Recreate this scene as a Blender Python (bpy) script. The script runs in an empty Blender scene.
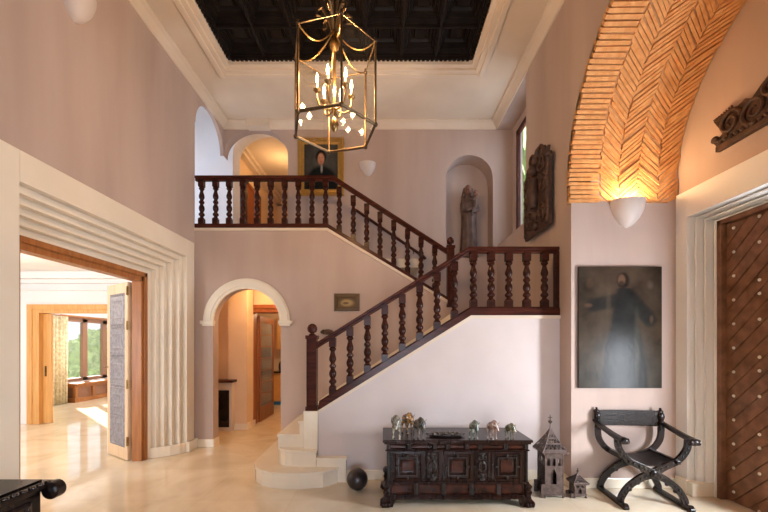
import bpy, bmesh, math, random
from mathutils import Vector, Matrix, noise
PI = math.pi
random.seed(7)
scene = bpy.context.scene
COL = scene.collection

# ------------------------------------------------------------------ helpers
class MB:
    def __init__(s): s.v = []; s.f = []
    def add(s, vs, fs):
        n = len(s.v); s.v += [tuple(p) for p in vs]; s.f += [tuple(i + n for i in f) for f in fs]; return s
    def box(s, x0, x1, y0, y1, z0, z1):
        x0, x1 = min(x0, x1), max(x0, x1); y0, y1 = min(y0, y1), max(y0, y1); z0, z1 = min(z0, z1), max(z0, z1)
        return s.add([(x0,y0,z0),(x1,y0,z0),(x1,y1,z0),(x0,y1,z0),(x0,y0,z1),(x1,y0,z1),(x1,y1,z1),(x0,y1,z1)],
                     [(3,2,1,0),(4,5,6,7),(0,1,5,4),(1,2,6,5),(2,3,7,6),(3,0,4,7)])
    def prism(s, poly, plane, a, b):
        """poly of 2D points in plane 'xz','yz','xy', extruded from a to b along the third axis"""
        def P(p, t):
            if plane == 'xz': return (p[0], t, p[1])
            if plane == 'yz': return (t, p[0], p[1])
            return (p[0], p[1], t)
        n = len(poly)
        vs = [P(p, a) for p in poly] + [P(p, b) for p in poly]
        fs = [tuple(range(n)), tuple(range(2*n-1, n-1, -1))] + [(i, i+n, (i+1) % n + n, (i+1) % n) for i in range(n)]
        return s.add(vs, fs)
    def lathe(s, prof, c=(0,0,0), seg=16, axis='z', sq=None):
        vs = []; fs = []
        for r, h in prof:
            for k in range(seg):
                a = 2*PI*k/seg
                x, y = r*math.cos(a), r*math.sin(a)
                if axis == 'z': p = (x, y, h)
                elif axis == 'y': p = (x, h, y)
                else: p = (h, x, y)
                vs.append((c[0]+p[0], c[1]+p[1], c[2]+p[2]))
        m = len(prof)
        for i in range(m-1):
            for k in range(seg):
                k2 = (k+1) % seg
                fs.append((i*seg+k, i*seg+k2, (i+1)*seg+k2, (i+1)*seg+k))
        fs.append(tuple(range(seg-1, -1, -1))); fs.append(tuple((m-1)*seg+k for k in range(seg)))
        return s.add(vs, fs)
    def tube(s, pts, r, seg=8, flat=None):
        pts = [Vector(p) for p in pts]; n = len(pts)
        rs = r if isinstance(r, (list, tuple)) else [r]*n
        vs = []; fs = []; prev = None
        for i, p in enumerate(pts):
            t = (pts[min(i+1, n-1)] - pts[max(i-1, 0)])
            t = t.normalized() if t.length > 1e-9 else Vector((0,0,1))
            if prev is None:
                up = Vector((0,0,1)) if abs(t.z) < .9 else Vector((0,1,0))
                u = t.cross(up).normalized()
            else:
                u = (prev - t*prev.dot(t))
                u = u.normalized() if u.length > 1e-6 else t.orthogonal().normalized()
            prev = u; w = t.cross(u).normalized()
            for k in range(seg):
                a = 2*PI*k/seg
                ku, kw = (1, 1) if flat is None else flat
                vs.append(p + u*math.cos(a)*rs[i]*ku + w*math.sin(a)*rs[i]*kw)
        for i in range(n-1):
            for k in range(seg):
                k2 = (k+1) % seg
                fs.append((i*seg+k, i*seg+k2, (i+1)*seg+k2, (i+1)*seg+k))
        fs.append(tuple(range(seg-1, -1, -1))); fs.append(tuple((n-1)*seg+k for k in range(seg)))
        return s.add(vs, fs)
    def ball(s, c, r, seg=12, rings=8, rot=None):
        r = (r, r, r) if not isinstance(r, (tuple, list)) else r
        vs = []; fs = []
        for i in range(rings+1):
            th = PI*i/rings
            for k in range(seg):
                a = 2*PI*k/seg
                p = Vector((r[0]*math.sin(th)*math.cos(a), r[1]*math.sin(th)*math.sin(a), -r[2]*math.cos(th)))
                if i in (0, rings): p = Vector((1e-5*math.cos(a), 1e-5*math.sin(a), p.z))
                if rot: p = rot @ p
                vs.append(Vector(c)+p)
        for i in range(rings):
            for k in range(seg):
                k2 = (k+1) % seg
                fs.append((i*seg+k, i*seg+k2, (i+1)*seg+k2, (i+1)*seg+k))
        return s.add(vs, fs)
    def rings(s, o, u, v, n, hu, hv, chain, cap=True):
        """chain of inset rectangles: [(inset, height)] around centre o"""
        o, u, v, n = map(Vector, (o, u, v, n)); vs = []; fs = []
        for ins, h in chain:
            a, b = hu-ins, hv-ins
            for su, sv in ((-1,-1),(1,-1),(1,1),(-1,1)): vs.append(o+u*su*a+v*sv*b+n*h)
        for i in range(len(chain)-1):
            for k in range(4):
                k2 = (k+1) % 4; fs.append((i*4+k, i*4+k2, i*4+4+k2, i*4+4+k))
        if cap: m = (len(chain)-1)*4; fs.append((m, m+1, m+2, m+3))
        return s.add(vs, fs)
    def build(s, name, mat, parent=None, smooth=False, bevel=0, loc=None, norm=True, angle=40):
        me = bpy.data.meshes.new(name)
        me.from_pydata(s.v, [], s.f); me.update()
        if norm:
            bm = bmesh.new(); bm.from_mesh(me); bmesh.ops.recalc_face_normals(bm, faces=bm.faces); bm.to_mesh(me); bm.free()
        if smooth:
            me.polygons.foreach_set('use_smooth', [True]*len(me.polygons))
            me.set_sharp_from_angle(angle=math.radians(angle))
        o = bpy.data.objects.new(name, me); COL.objects.link(o)
        if mat: me.materials.append(mat)
        if parent: o.parent = parent
        if loc: o.location = loc
        if bevel:
            b = o.modifiers.new('bevel', 'BEVEL'); b.width = bevel; b.segments = 2; b.limit_method = 'ANGLE'; b.angle_limit = math.radians(40)
        return o

def bake(o):
    bpy.context.view_layer.update()
    dg = bpy.context.evaluated_depsgraph_get()
    me = bpy.data.meshes.new_from_object(o.evaluated_get(dg)); o.modifiers.clear()
    mats = list(o.data.materials); o.data = me
    if not me.materials:
        for m in mats: me.materials.append(m)
    me.polygons.foreach_set('use_smooth', [True]*len(me.polygons))
    return o
def blend(o, voxel, smooth=4, dec=None):
    r = o.modifiers.new('r', 'REMESH'); r.mode = 'VOXEL'; r.voxel_size = voxel
    if smooth: k = o.modifiers.new('s', 'SMOOTH'); k.iterations = smooth; k.factor = .5
    if dec: d = o.modifiers.new('d', 'DECIMATE'); d.ratio = dec
    return bake(o)
def tag(o, label, cat, group=None, kind=None):
    o['label'] = label; o['category'] = cat
    if group: o['group'] = group
    if kind: o['kind'] = kind
    return o
def struct(o, label=None):
    o['kind'] = 'structure'
    if label: o['label'] = label
    return o
def empty(name, loc=(0,0,0), rz=0):
    o = bpy.data.objects.new(name, None); COL.objects.link(o); o.location = loc; o.rotation_euler = (0,0,rz)
    o.empty_display_size = .1
    return o
def dup(root, loc=None, rz=None):
    r = root.copy(); COL.objects.link(r)
    if loc is not None: r.location = loc
    if rz is not None: r.rotation_euler = (0,0,rz)
    for ch in list(root.children):
        c = ch.copy(); COL.objects.link(c); c.parent = r
        for g in list(ch.children):
            d = g.copy(); COL.objects.link(d); d.parent = c
    return r
def arc(cx, cy, rx, ry, a0, a1, n=16):
    return [(cx+rx*math.cos(a0+(a1-a0)*i/n), cy+ry*math.sin(a0+(a1-a0)*i/n)) for i in range(n+1)]
def spiral(c, r0, r1, a0, turns, n=22):
    return [(c[0]+(r0+(r1-r0)*i/n)*math.cos(a0+2*PI*turns*i/n), c[1]+(r0+(r1-r0)*i/n)*math.sin(a0+2*PI*turns*i/n)) for i in range(n+1)]

# ------------------------------------------------------------------ materials
def mat(name, col, rough=.6, metal=0, col2=None, scale=8, detail=4, stretch=None, bump=0, bscale=None, coat=0, lo=.35, hi=.65, spec=.5, distort=0):
    m = bpy.data.materials.new(name); m.use_nodes = True; nt = m.node_tree; N = nt.nodes; L = nt.links
    b = N['Principled BSDF']; b.inputs['Base Color'].default_value = (*col, 1); b.inputs['Roughness'].default_value = rough
    b.inputs['Metallic'].default_value = metal; b.inputs['Specular IOR Level'].default_value = spec
    if coat: b.inputs['Coat Weight'].default_value = coat; b.inputs['Coat Roughness'].default_value = .12
    if col2 or bump:
        tc = N.new('ShaderNodeTexCoord'); mp = N.new('ShaderNodeMapping')
        L.new(tc.outputs['Object'], mp.inputs['Vector'])
        if stretch: mp.inputs['Scale'].default_value = stretch
        nz = N.new('ShaderNodeTexNoise'); nz.inputs['Scale'].default_value = scale; nz.inputs['Detail'].default_value = detail; nz.inputs['Distortion'].default_value = distort
        L.new(mp.outputs[0], nz.inputs['Vector'])
        if col2:
            cr = N.new('ShaderNodeValToRGB'); cr.color_ramp.elements[0].color = (*col, 1); cr.color_ramp.elements[1].color = (*col2, 1)
            cr.color_ramp.elements[0].position = lo; cr.color_ramp.elements[1].position = hi
            L.new(nz.outputs['Fac'], cr.inputs[0]); L.new(cr.outputs[0], b.inputs['Base Color'])
        if bump:
            n2 = nz
            if bscale:
                n2 = N.new('ShaderNodeTexNoise'); n2.inputs['Scale'].default_value = bscale; n2.inputs['Detail'].default_value = 5; L.new(mp.outputs[0], n2.inputs['Vector'])
            bp = N.new('ShaderNodeBump'); bp.inputs['Strength'].default_value = bump; bp.inputs['Distance'].default_value = .02
            L.new(n2.outputs['Fac'], bp.inputs['Height']); L.new(bp.outputs[0], b.inputs['Normal'])
    return m
PLASTER = mat('pink_plaster', (.43,.325,.277), .85, 0, (.53,.415,.36), 1.3, 4, (1.3,1.3,.18), bump=.06, bscale=30, spec=.2, lo=.3, hi=.7)
STAIRWALL = mat('pale_plaster', (.62,.54,.515), .85, 0, (.68,.60,.575), 1.2, 5, bump=.05, bscale=30, spec=.2)
CREAM = mat('cream_plaster', (.66,.55,.435), .8, 0, (.72,.61,.49), 1.5, 4, bump=.04, bscale=25, spec=.25)
WHITE = mat('white_stone', (.74,.655,.53), .6, 0, (.79,.71,.59), 1.8, 5, bump=.02, bscale=22, spec=.3)
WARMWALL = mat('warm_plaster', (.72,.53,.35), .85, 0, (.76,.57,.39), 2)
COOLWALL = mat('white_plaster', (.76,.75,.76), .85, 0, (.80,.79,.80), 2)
MAHOG = mat('mahogany', (.032,.008,.005), .26, 0, (.075,.018,.010), 3, 6, (1,1,8), bump=.02, spec=.2)
BALW = mat('turned_mahogany', (.024,.008,.005), .24, 0, (.05,.014,.009), 6, 5, (1,1,4), spec=.16)
CHESTW = mat('carved_oak', (.008,.003,.0022), .26, 0, (.024,.007,.004), 5, 6, (6,1,1), bump=.06, bscale=30, spec=.22)
CHESTP = mat('burl_panel', (.010,.004,.003), .25, 0, (.055,.014,.007), 9, 6, spec=.25)
CHESTHI = mat('waxed_carving', (.034,.025,.020), .3, 0, (.012,.008,.007), 30, 4, spec=.35)
CARVED = mat('old_carved_wood', (.035,.016,.010), .6, 0, (.085,.038,.022), 12, 6, bump=.3, bscale=35)
COFFER = mat('ebonised_wood', (.006,.004,.0035), .45, 0, (.012,.008,.006), 6, 5, bump=.05, spec=.25)
DOORFRAME = mat('honey_wood', (.30,.105,.028), .35, 0, (.40,.155,.045), 3, 5, (8,8,.6), spec=.35)
REDWOOD = mat('red_brown_wood', (.22,.065,.022), .35, 0, (.30,.095,.032), 3, 5, (8,8,.6), spec=.35)
PINE = mat('golden_wood', (.60,.30,.09), .4, 0, (.70,.38,.13), 3, 5, (8,8,.6), coat=.2)
LEAFWOOD = mat('pale_oak', (.62,.42,.25), .5, 0, (.70,.50,.32), 3, 5, (8,8,.6))
IRONPANEL = mat('embossed_panel', (.30,.28,.30), .45, .3, (.20,.18,.20), 22, 6, bump=.5, bscale=40)
ENTRY = mat('walnut_plank', (.13,.052,.024), .4, 0, (.23,.105,.052), 3, 6, (3,3,3), bump=.06, spec=.35)
BRASS = mat('brass', (.36,.23,.09), .34, 1, (.24,.15,.06), 12)
AGED = mat('aged_brass', (.07,.045,.025), .4, .8, (.14,.09,.045), 20)
GOLD = mat('gilt', (.50,.29,.07), .38, .7, (.42,.24,.06), 18, bump=.2)
IRON = mat('rusty_iron', (.075,.05,.042), .55, .4, (.14,.095,.08), 24, 6, bump=.15)
DARKIRON = mat('dark_iron', (.035,.028,.03), .35, .5, (.07,.055,.05), 9, 5)
BLACKW = mat('ebony_wood', (.007,.005,.0045), .24, 0, (.020,.012,.010), 6, 5, bump=.08, bscale=40, spec=.28)
LEATHER = mat('black_leather', (.008,.005,.0045), .3, 0, (.020,.012,.009), 26, 5, spec=.18, bump=.25, bscale=70)
NAIL = mat('nail_brass', (.85,.80,.68), .3, .6)
SCONCE = mat('white_ceramic', (.62,.54,.50), .55)
BRICK = mat('orange_brick', (.65,.31,.115), .85, 0, (.77,.42,.18), 14, 5, bump=.3, bscale=60, spec=.1)
MORTAR = mat('brick_mortar', (.50,.27,.13), .95, 0, (.58,.34,.17), 20, spec=.1)
WHITEX = mat('white_painted_stone', (.83,.82,.79), .55, 0, (.86,.85,.83), 1.8, 4, spec=.3)
MARBLESTEP = mat('cream_marble', (.79,.69,.54), .16, 0, (.87,.80,.67), 2.2, 8, lo=.3, hi=.7, distort=.8)
CURTAIN = mat('cream_brocade', (.80,.71,.52), .85, 0, (.66,.54,.34), 16, 3, lo=.45, hi=.55)
STATUE = mat('painted_wood_statue', (.06,.03,.02), .6, 0, (.13,.075,.055), 7, 5, bump=.2, bscale=30)
STATUESKIN = mat('statue_face', (.22,.10,.06), .55)
CABW = mat('orange_cabinet', (.66,.33,.10), .4, 0, (.72,.39,.13), 4, 4, (1,1,6))
BLUE = mat('blue_ribbon', (.03,.25,.55), .4)
LEAF = mat('foliage', (.10,.22,.04), .7, 0, (.30,.46,.12), 5, 5, bump=.4)
LAWN = mat('lawn', (.12,.22,.05), .9, 0, (.18,.28,.08), 3)
DARKGLASS = mat('smoked_glass', (.16,.17,.18), .12, .1, (.25,.25,.26), 30, 3)

def floor_material():
    m = bpy.data.materials.new('marble_floor'); m.use_nodes = True; nt = m.node_tree; N = nt.nodes; L = nt.links
    b = N['Principled BSDF']; b.inputs['Roughness'].default_value = .06; b.inputs['Specular IOR Level'].default_value = .6
    tc = N.new('ShaderNodeTexCoord')
    n1 = N.new('ShaderNodeTexNoise'); n1.inputs['Scale'].default_value = 1.3; n1.inputs['Detail'].default_value = 9; n1.inputs['Distortion'].default_value = 1.3
    L.new(tc.outputs['Object'], n1.inputs['Vector'])
    cr = N.new('ShaderNodeValToRGB'); e = cr.color_ramp.elements
    e[0].position = .25; e[0].color = (.66,.53,.36,1); e[1].position = .7; e[1].color = (.84,.74,.58,1)
    x = e.new(.5); x.color = (.79,.67,.49,1)
    L.new(n1.outputs['Fac'], cr.inputs[0])
    br = N.new('ShaderNodeTexBrick'); br.offset = 0; br.inputs['Scale'].default_value = 1; br.inputs['Mortar Size'].default_value = .0016
    br.inputs['Brick Width'].default_value = 1.0; br.inputs['Row Height'].default_value = 1.0
    br.inputs['Color1'].default_value = (1,1,1,1); br.inputs['Color2'].default_value = (.94,.93,.92,1); br.inputs['Mortar'].default_value = (.78,.74,.68,1)
    L.new(tc.outputs['Object'], br.inputs['Vector'])
    mx = N.new('ShaderNodeMix'); mx.data_type = 'RGBA'; mx.blend_type = 'MULTIPLY'; mx.inputs[0].default_value = 1
    L.new(cr.outputs[0], mx.inputs[6]); L.new(br.outputs['Color'], mx.inputs[7]); L.new(mx.outputs[2], b.inputs['Base Color'])
    return m
FLOOR = floor_material()
def emis(name, col, s):
    m = bpy.data.materials.new(name); m.use_nodes = True; b = m.node_tree.nodes['Principled BSDF']
    b.inputs['Base Color'].default_value = (*col, 1); b.inputs['Emission Color'].default_value = (*col, 1); b.inputs['Emission Strength'].default_value = s
    return m
BULB = emis('candle_bulb', (1,.78,.45), 40)
def thin_glass(name, tint=(1,1,1), refl=.09):
    m = bpy.data.materials.new(name); m.use_nodes = True; nt = m.node_tree; N = nt.nodes; L = nt.links
    for n in list(N): N.remove(n)
    o = N.new('ShaderNodeOutputMaterial'); t = N.new('ShaderNodeBsdfTransparent'); g = N.new('ShaderNodeBsdfGlossy'); mx = N.new('ShaderNodeMixShader')
    t.inputs[0].default_value = (*tint, 1); g.inputs['Roughness'].default_value = .02
    lw = N.new('ShaderNodeLayerWeight'); lw.inputs[0].default_value = .25
    mr = N.new('ShaderNodeMapRange'); mr.inputs['To Min'].default_value = refl*.5; mr.inputs['To Max'].default_value = .5
    L.new(lw.outputs['Fresnel'], mr.inputs[0]); L.new(mr.outputs[0], mx.inputs[0])
    L.new(t.outputs[0], mx.inputs[1]); L.new(g.outputs[0], mx.inputs[2]); L.new(mx.outputs[0], o.inputs[0])
    return m
GLASS = thin_glass('window_glass'); LGLASS = thin_glass('lantern_glass', (.97,.94,.88), .05)
def vcol_mat(name, rough=.42, coat=.08):
    m = bpy.data.materials.new(name); m.use_nodes = True; N = m.node_tree.nodes; L = m.node_tree.links
    b = N['Principled BSDF']; b.inputs['Roughness'].default_value = .26; b.inputs['Specular IOR Level'].default_value = .09
    a = N.new('ShaderNodeAttribute'); a.attribute_name = 'Col'; L.new(a.outputs['Color'], b.inputs['Base Color'])
    nz = N.new('ShaderNodeTexNoise'); nz.inputs['Scale'].default_value = 18; nz.inputs['Detail'].default_value = 8
    bp = N.new('ShaderNodeBump'); bp.inputs['Strength'].default_value = .12; bp.inputs['Distance'].default_value = .01
    L.new(nz.outputs['Fac'], bp.inputs['Height']); L.new(bp.outputs[0], b.inputs['Normal'])
    return m
CANVAS = vcol_mat('oil_paint')
def canvas(name, w, h, fn, parent, y=0, nu=70, nv=90, m=None):
    vs = []; fs = []
    for j in range(nv+1):
        for i in range(nu+1): vs.append((-w/2+w*i/nu, y, h*j/nv))
    for j in range(nv):
        for i in range(nu): a = j*(nu+1)+i; fs.append((a, a+1, a+nu+2, a+nu+1))
    me = bpy.data.meshes.new(name); me.from_pydata(vs, [], fs); me.update()
    ca = me.color_attributes.new('Col', 'FLOAT_COLOR', 'POINT')
    for j in range(nv+1):
        for i in range(nu+1): ca.data[j*(nu+1)+i].color = (*fn(i/nu, j/nv), 1)
    me.materials.append(m or CANVAS)
    o = bpy.data.objects.new(name, me); COL.objects.link(o); o.parent = parent
    return o

# ------------------------------------------------------------------ key planes (metres, camera at x=0,y=0)
XL, XR = -3.12, 2.2
YA, YB, YS, YP = 6.10, 7.20, 4.63, 4.35      # arch wall, gallery back wall, stair wall, pier
XO = 3.46
ZC = 6.0; ZG = 3.61; ZLAND = 2.055
YN = -4.0

# ------------------------------------------------------------------ floor, ceilings, walls
struct(MB().box(-9.6, 5, YN-.2, 14.4, -.12, 0).build('floor', FLOOR), 'polished cream marble floor')
m = MB()
TX0, TX1, TY0, TY1 = -2.53, 1.49, 1.35, 5.85
m.box(XL-.1, TX0, YN, YB+.1, ZC, ZC+.3); m.box(TX1, XR+.1, YN, YB+.1, ZC, ZC+.3)
m.box(TX0, TX1, YN, TY0, ZC, ZC+.3); m.box(TX0, TX1, TY1, YB+.1, ZC, ZC+.3); m.box(TX0, TX1, TY0, TY1, ZC+.295, ZC+.35)
struct(m.build('ceiling', CREAM), 'cream hall ceiling around the dark coffers')
# moulding round the coffered field
m = MB()
for (a, b, z0, z1) in ((-.10, -.02, ZC-.035, ZC+.01), (-.03, .05, ZC-.015, ZC+.05), (.04, .12, ZC+.02, ZC+.11)):
    m.box(TX0+a, TX0+b, TY0+a, TY1-a, z0, z1); m.box(TX1-b, TX1-a, TY0+a, TY1-a, z0, z1)
    m.box(TX0+b, TX1-b, TY0+a, TY0+b, z0, z1); m.box(TX0+b, TX1-b, TY1-b, TY1-a, z0, z1)
struct(m.build('trim_1', CREAM, bevel=.008), 'stepped cream moulding framing the coffered field')
# coffers
m = MB()
cx0, cx1, cy0, cy1 = TX0+.10, TX1-.10, TY0+.10, TY1-.10
zc = ZC+.12
m.box(cx0, cx0+.07, cy0, cy1, zc-.03, zc+.1); m.box(cx1-.07, cx1, cy0, cy1, zc-.03, zc+.1)
m.box(cx0+.07, cx1-.07, cy0, cy0+.07, zc-.03, zc+.1); m.box(cx0+.07, cx1-.07, cy1-.07, cy1, zc-.03, zc+.1)
cx0 += .07; cx1 -= .07; cy0 += .07; cy1 -= .07
nx, ny = 7, 8
dx, dy = (cx1-cx0)/nx, (cy1-cy0)/ny
for i in range(nx):
    for j in range(ny):
        m.rings((cx0+(i+.5)*dx, cy0+(j+.5)*dy, zc), (1,0,0), (0,1,0), (0,0,1), dx/2, dy/2,
                [(0,-.01),(.022,-.01),(.024,.015),(.04,.015),(.055,.07),(.075,.07),(.085,.115),(.12,.115),(.14,.155),(.17,.155),(.185,.12),(.20,.12)])
for i in range(1, nx): m.box(cx0+i*dx-.010, cx0+i*dx+.010, cy0, cy1, zc-.022, zc)
for j in range(1, ny): m.box(cx0, cx1, cy0+j*dy-.010, cy0+j*dy+.010, zc-.021, zc)
for k in range(60):
    yy = TY0+.2+k*(TY1-TY0-.4)/59
    m.box(TX0+.12, TX0+.155, yy-.022, yy+.022, zc-.05, zc-.02); m.box(TX1-.155, TX1-.12, yy-.022, yy+.022, zc-.05, zc-.02)
for k in range(54):
    xx = TX0+.2+k*(TX1-TX0-.4)/53
    m.box(xx-.022, xx+.022, TY1-.155, TY1-.12, zc-.05, zc-.02)
o = struct(m.build('ceiling_panel', COFFER, norm=False), 'black coffered wooden ceiling panel')

# crown moulding (built along hall walls)
def crown_profile(): return [(0,-.0),(0,-.13),(.02,-.13),(.03,-.11),(.05,-.09),(.09,-.05),(.12,-.035),(.13,-.03),(.13,0)]
m = MB()
m.prism([(XL+d, ZC+z) for d, z in crown_profile()], 'xz', YN, YB)
m.prism([(XR-d, ZC+z) for d, z in crown_profile()], 'xz', YN, YB)
m.prism([(YB-d, ZC+z) for d, z in crown_profile()], 'yz', XL, XR)
m.box(-2.62, -2.2, YB-.16, YB, ZC-.15, ZC+.0)
struct(m.build('trim_2', CREAM), 'cream crown moulding')

# left wall with stepped portal opening
PY0, PY1, PZ = 3.14, 5.80, 3.07
m = MB()
m.box(XL-.50, XL, YN, PY0-.03, 0, ZC); m.box(XL-.50, XL, PY1+.03, YA, 0, ZC); m.box(XL-.50, XL, PY0-.03, PY1+.03, PZ+.03, ZC)
struct(m.build('wall_left', PLASTER), 'pink plaster left wall')
m = MB()   # arch over the end of the gallery, same plane as the left wall
c, r = (YA+YB)/2, (YB-YA)/2-.02
m.prism([(YA, 5.36), (YA, ZC), (YB, ZC), (YB, 5.36)] + arc(c, 5.36, r, .52, 0, PI, 18), 'yz', XL-.06, XL)
struct(m.build('wall_gallery_left', PLASTER), 'arched end of the gallery')

def portal(X0, sgn, y_near, y_far, z_top, n, dX, dYn, dYf, dZ, band, name, label):
    """sgn=-1: wall on the left (recess toward -x)"""
    m = MB(); bt = .03
    xb = X0 - sgn*bt
    xend = X0+sgn*(dX+.02)
    zb = band
    m.box(xb, X0, y_far, y_far+.23, 0, z_top+zb); m.box(xb, X0, y_near-.35, y_near, 0, z_top+zb); m.box(xb, X0, y_near, y_far, z_top, z_top+zb)
    m.box(X0, xend, y_far, y_far+.028, 0, z_top+.028); m.box(X0, xend, y_near-.028, y_near, 0, z_top+.028); m.box(X0, xend, y_near, y_far, z_top, z_top+.028)
    for i in range(n):
        a, b = i/n, (i+1)/n
        x = X0+sgn*dX*(i+.6)/n
        ya0, ya1, za = y_near+dYn*a, y_far-dYf*a, z_top-dZ*a
        yb0, yb1, zb_ = y_near+dYn*b, y_far-dYf*b, z_top-dZ*b
        g = .014 if sgn > 0 else 0
        m.box(x, xend, yb1, ya1-g, 0, za-g); m.box(x, xend, ya0+g, yb0, 0, za-g); m.box(x, xend, yb0, yb1, zb_, za-g)
        if g: xg = x+.045; m.box(xg, xend, ya1-g, ya1, 0, za); m.box(xg, xend, ya0, ya0+g, 0, za); m.box(xg, xend, ya0+g, ya1-g, za-g, za)
    p = m.build(name, WHITE if sgn < 0 else WHITEX, bevel=.006)
    struct(p, label); return p
portal(XL, -1, PY0, PY1, PZ, 5, .38, .36, .36, .34, .27, 'trim_3', 'white stepped stone surround of the left doorway')
# plinth of the portal
m = MB()
m.prism([(XL, PY1-.02), (XL+.07, PY1+.0), (XL+.07, YA-.03), (XL, YA-.03)], 'xy', 0, .16)
pts = [(XL+.05, PY1+.03), (XL-.02, PY1-.1), (XL-.12, PY1-.20), (XL-.25, PY1-.29), (XL-.38, PY1-.35), (XL-.38, PY1+.03)]
m.prism(pts, 'xy', 0, .155)
struct(m.build('baseboard_1', MARBLESTEP, bevel=.01), 'marble plinth of the left surround')

# left door : frame + folded leaf
fr = empty('door_frame', (XL-.38, 0, 0))
m = MB(); fy0, fy1, fz = 3.52, 5.44, 2.73
m.box(-.14, .0, fy1-.10, fy1+.0, 0, fz); m.box(-.14, .0, fy0-.0, fy0+.035, 0, fz); m.box(-.14, .0, fy0, fy1, fz-.13, fz)
m.box(-.12, .025, fy1-.06, fy1+.02, 0, fz+.01); m.box(-.12, .025, fy0-.03, fy0+.02, 0, fz+.01); m.box(-.12, .025, fy0, fy1, fz-.06, fz+.01)
fo = m.build('door_frame', DOORFRAME, bevel=.006, loc=(XL-.38, 0, 0)); bpy.data.objects.remove(fr)
fo.name = 'door_1'; struct(fo, 'honey wood frame of the left doorway')
def door_leaf(name, p0, p1, label):
    """leaf from hinge p0 to free edge p1 (xy), front face toward camera"""
    v = Vector((p1[0]-p0[0], p1[1]-p0[1])); L_ = v.length; a = math.atan2(v.y, v.x)
    t = tag(empty(name, (p0[0], p0[1], .012), a), label, 'door')
    H = 2.58; m = MB(); th = .075
    m.box(0, .09, 0, th, 0, H); m.box(L_-.09, L_, 0, th, 0, H); m.box(.09, L_-.09, 0, th, 0, .17); m.box(.09, L_-.09, 0, th, H-.15, H)
    m.build('leaf_frame', LEAFWOOD, t, bevel=.004)
    m = MB(); zz = [.17, .62, 1.05, 1.5, 1.95, H-.15]
    m.box(.09, L_-.09, .006, th-.006, .17, H-.15)
    for i in range(5):
        for sd, n in ((0.006, (0,-1,0)), (th-.006, (0,1,0))):
            m.rings((L_/2, sd, (zz[i]+zz[i+1])/2), (1,0,0), (0,0,1), n, (L_-.18)/2-.01, (zz[i+1]-zz[i])/2-.01, [(0,0),(.015,.012),(.03,.002),(.09,.002),(.11,.012),(.14,.004)])
            for k in range(7):
                m.ball((.12+k*(L_-.24)/6, sd, zz[i+1]), .009, 6, 4)
    m.build('carved_panel', IRONPANEL, t)
    for z in (.28, 1.1, 1.95, 2.45):
        MB().box(-.03, .03, th-.006, th+.006, z-.06, z+.06).tube([(-.012,th+.010,z-.065),(-.012,th+.010,z+.065)], .013).build('hinge', BRASS, t)
    h = MB().box(L_-.055, L_-.03, -.012, 0, 1.2, 1.4).tube([(L_-.04,-.01,1.33),(L_-.04,-.05,1.33),(L_-.04,-.055,1.30),(L_-.10,-.055,1.30)], .008)
    h.tube([(L_-.04,th,1.33),(L_-.04,th+.05,1.33),(L_-.10,th+.055,1.33)], .008)
    h.build('door_handle', BRASS, t)
    return t
door_leaf('door_leaf', (-3.66, 5.40), (-4.235, 5.78), 'folded-back wooden door leaf with grey embossed panels in the left doorway')

# arch wall (below the gallery)
AX0, AX1, AZ = -2.82, -1.70, 2.06
acx, ar = (AX0+AX1)/2, (AX1-AX0)/2
m = MB()
poly = [(XL-.5, 0), (AX0, 0)] + [(x, z) for x, z in arc(acx, AZ, ar, ar, PI, 0, 24)] + [(AX1, 0), (1.16, 0), (1.16, 2.30), (-.94, ZG-.02), (XL-.5, ZG-.02)]
m.prism(poly, 'xz', YA, YA+.2)
struct(m.build('wall_arch', PLASTER), 'pink wall under the gallery with the arched doorway')
m = MB()   # white arch moulding
def ringarc(r0, r1, y0, y1):
    o_ = arc(acx, AZ, r1, r1, 0, PI, 24); i_ = arc(acx, AZ, r0, r0, PI, 0, 24)
    m.prism(o_+i_, 'xz', y0, y1)
ringarc(ar-.015, ar+.155, YA-.03, YA+.01); ringarc(ar+.03, ar+.13, YA-.045, YA)
for s in (-1, 1):
    xa = acx+s*(ar-.03); xb = acx+s*(ar+.19)
    m.box(xa, xb, YA-.06, YA+.02, AZ-.035, AZ+.02); m.box(xa+s*.01, xb-s*.03, YA-.045, YA+.02, AZ-.065, AZ-.03)
struct(m.build('trim_4', WHITE, bevel=.004), 'white moulded arch of the doorway under the gallery')
# gallery slab with cream edge line
struct(MB().box(-5.2, -.90, YA+.19, 8.55, ZG-.22, ZG).build('floor_gallery', FLOOR), 'gallery floor')
m = MB(); e = .012
m.prism([(XL, ZG-.05), (-.94, ZG-.05), (1.07, 2.36), (1.07, 2.405), (-.93, ZG-.005), (XL, ZG-.005)], 'xz', YA-.022, YA)
struct(m.build('trim_5', CREAM), 'cream edging below the gallery railing')

# gallery back wall with arch and niche
NX, NR, NZ0, NZS = 1.665, .458, 3.38, 4.92
m = MB()
xr_ = XR+.302
ax0, ax1 = XL, -1.87
acx2 = (ax0+ax1)/2
m.prism([(ax0, 5.36)] + [(x, z) for x, z in arc(acx2, 5.36, (ax1-ax0)/2, .53, PI, 0, 20)] + [(ax1, ZG-.1), (-1.0, ZG-.1), (-1.0, ZC), (ax0, ZC)], 'xz', YB, YB+.18)
m.prism([(-1.0, 1.9), (NX, 1.9), (NX, NZ0), (NX-NR, NZ0)] + arc(NX, NZS, NR, NR, PI, PI/2, 12) + [(NX, ZC), (-1.0, ZC)], 'xz', YB, YB+.40)
m.prism([(NX, 1.9), (xr_, 1.9), (xr_, ZC), (NX, ZC)] + arc(NX, NZS, NR, NR, PI/2, 0, 12) + [(NX+NR, NZ0), (NX, NZ0)], 'xz', YB, YB+.40)
m.box(NX-NR-.05, XR+.1, YB+.38, YB+.45, NZ0-.1, 5.5)
struct(m.build('wall_back', PLASTER), 'pink gallery back wall with statue niche')
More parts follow.
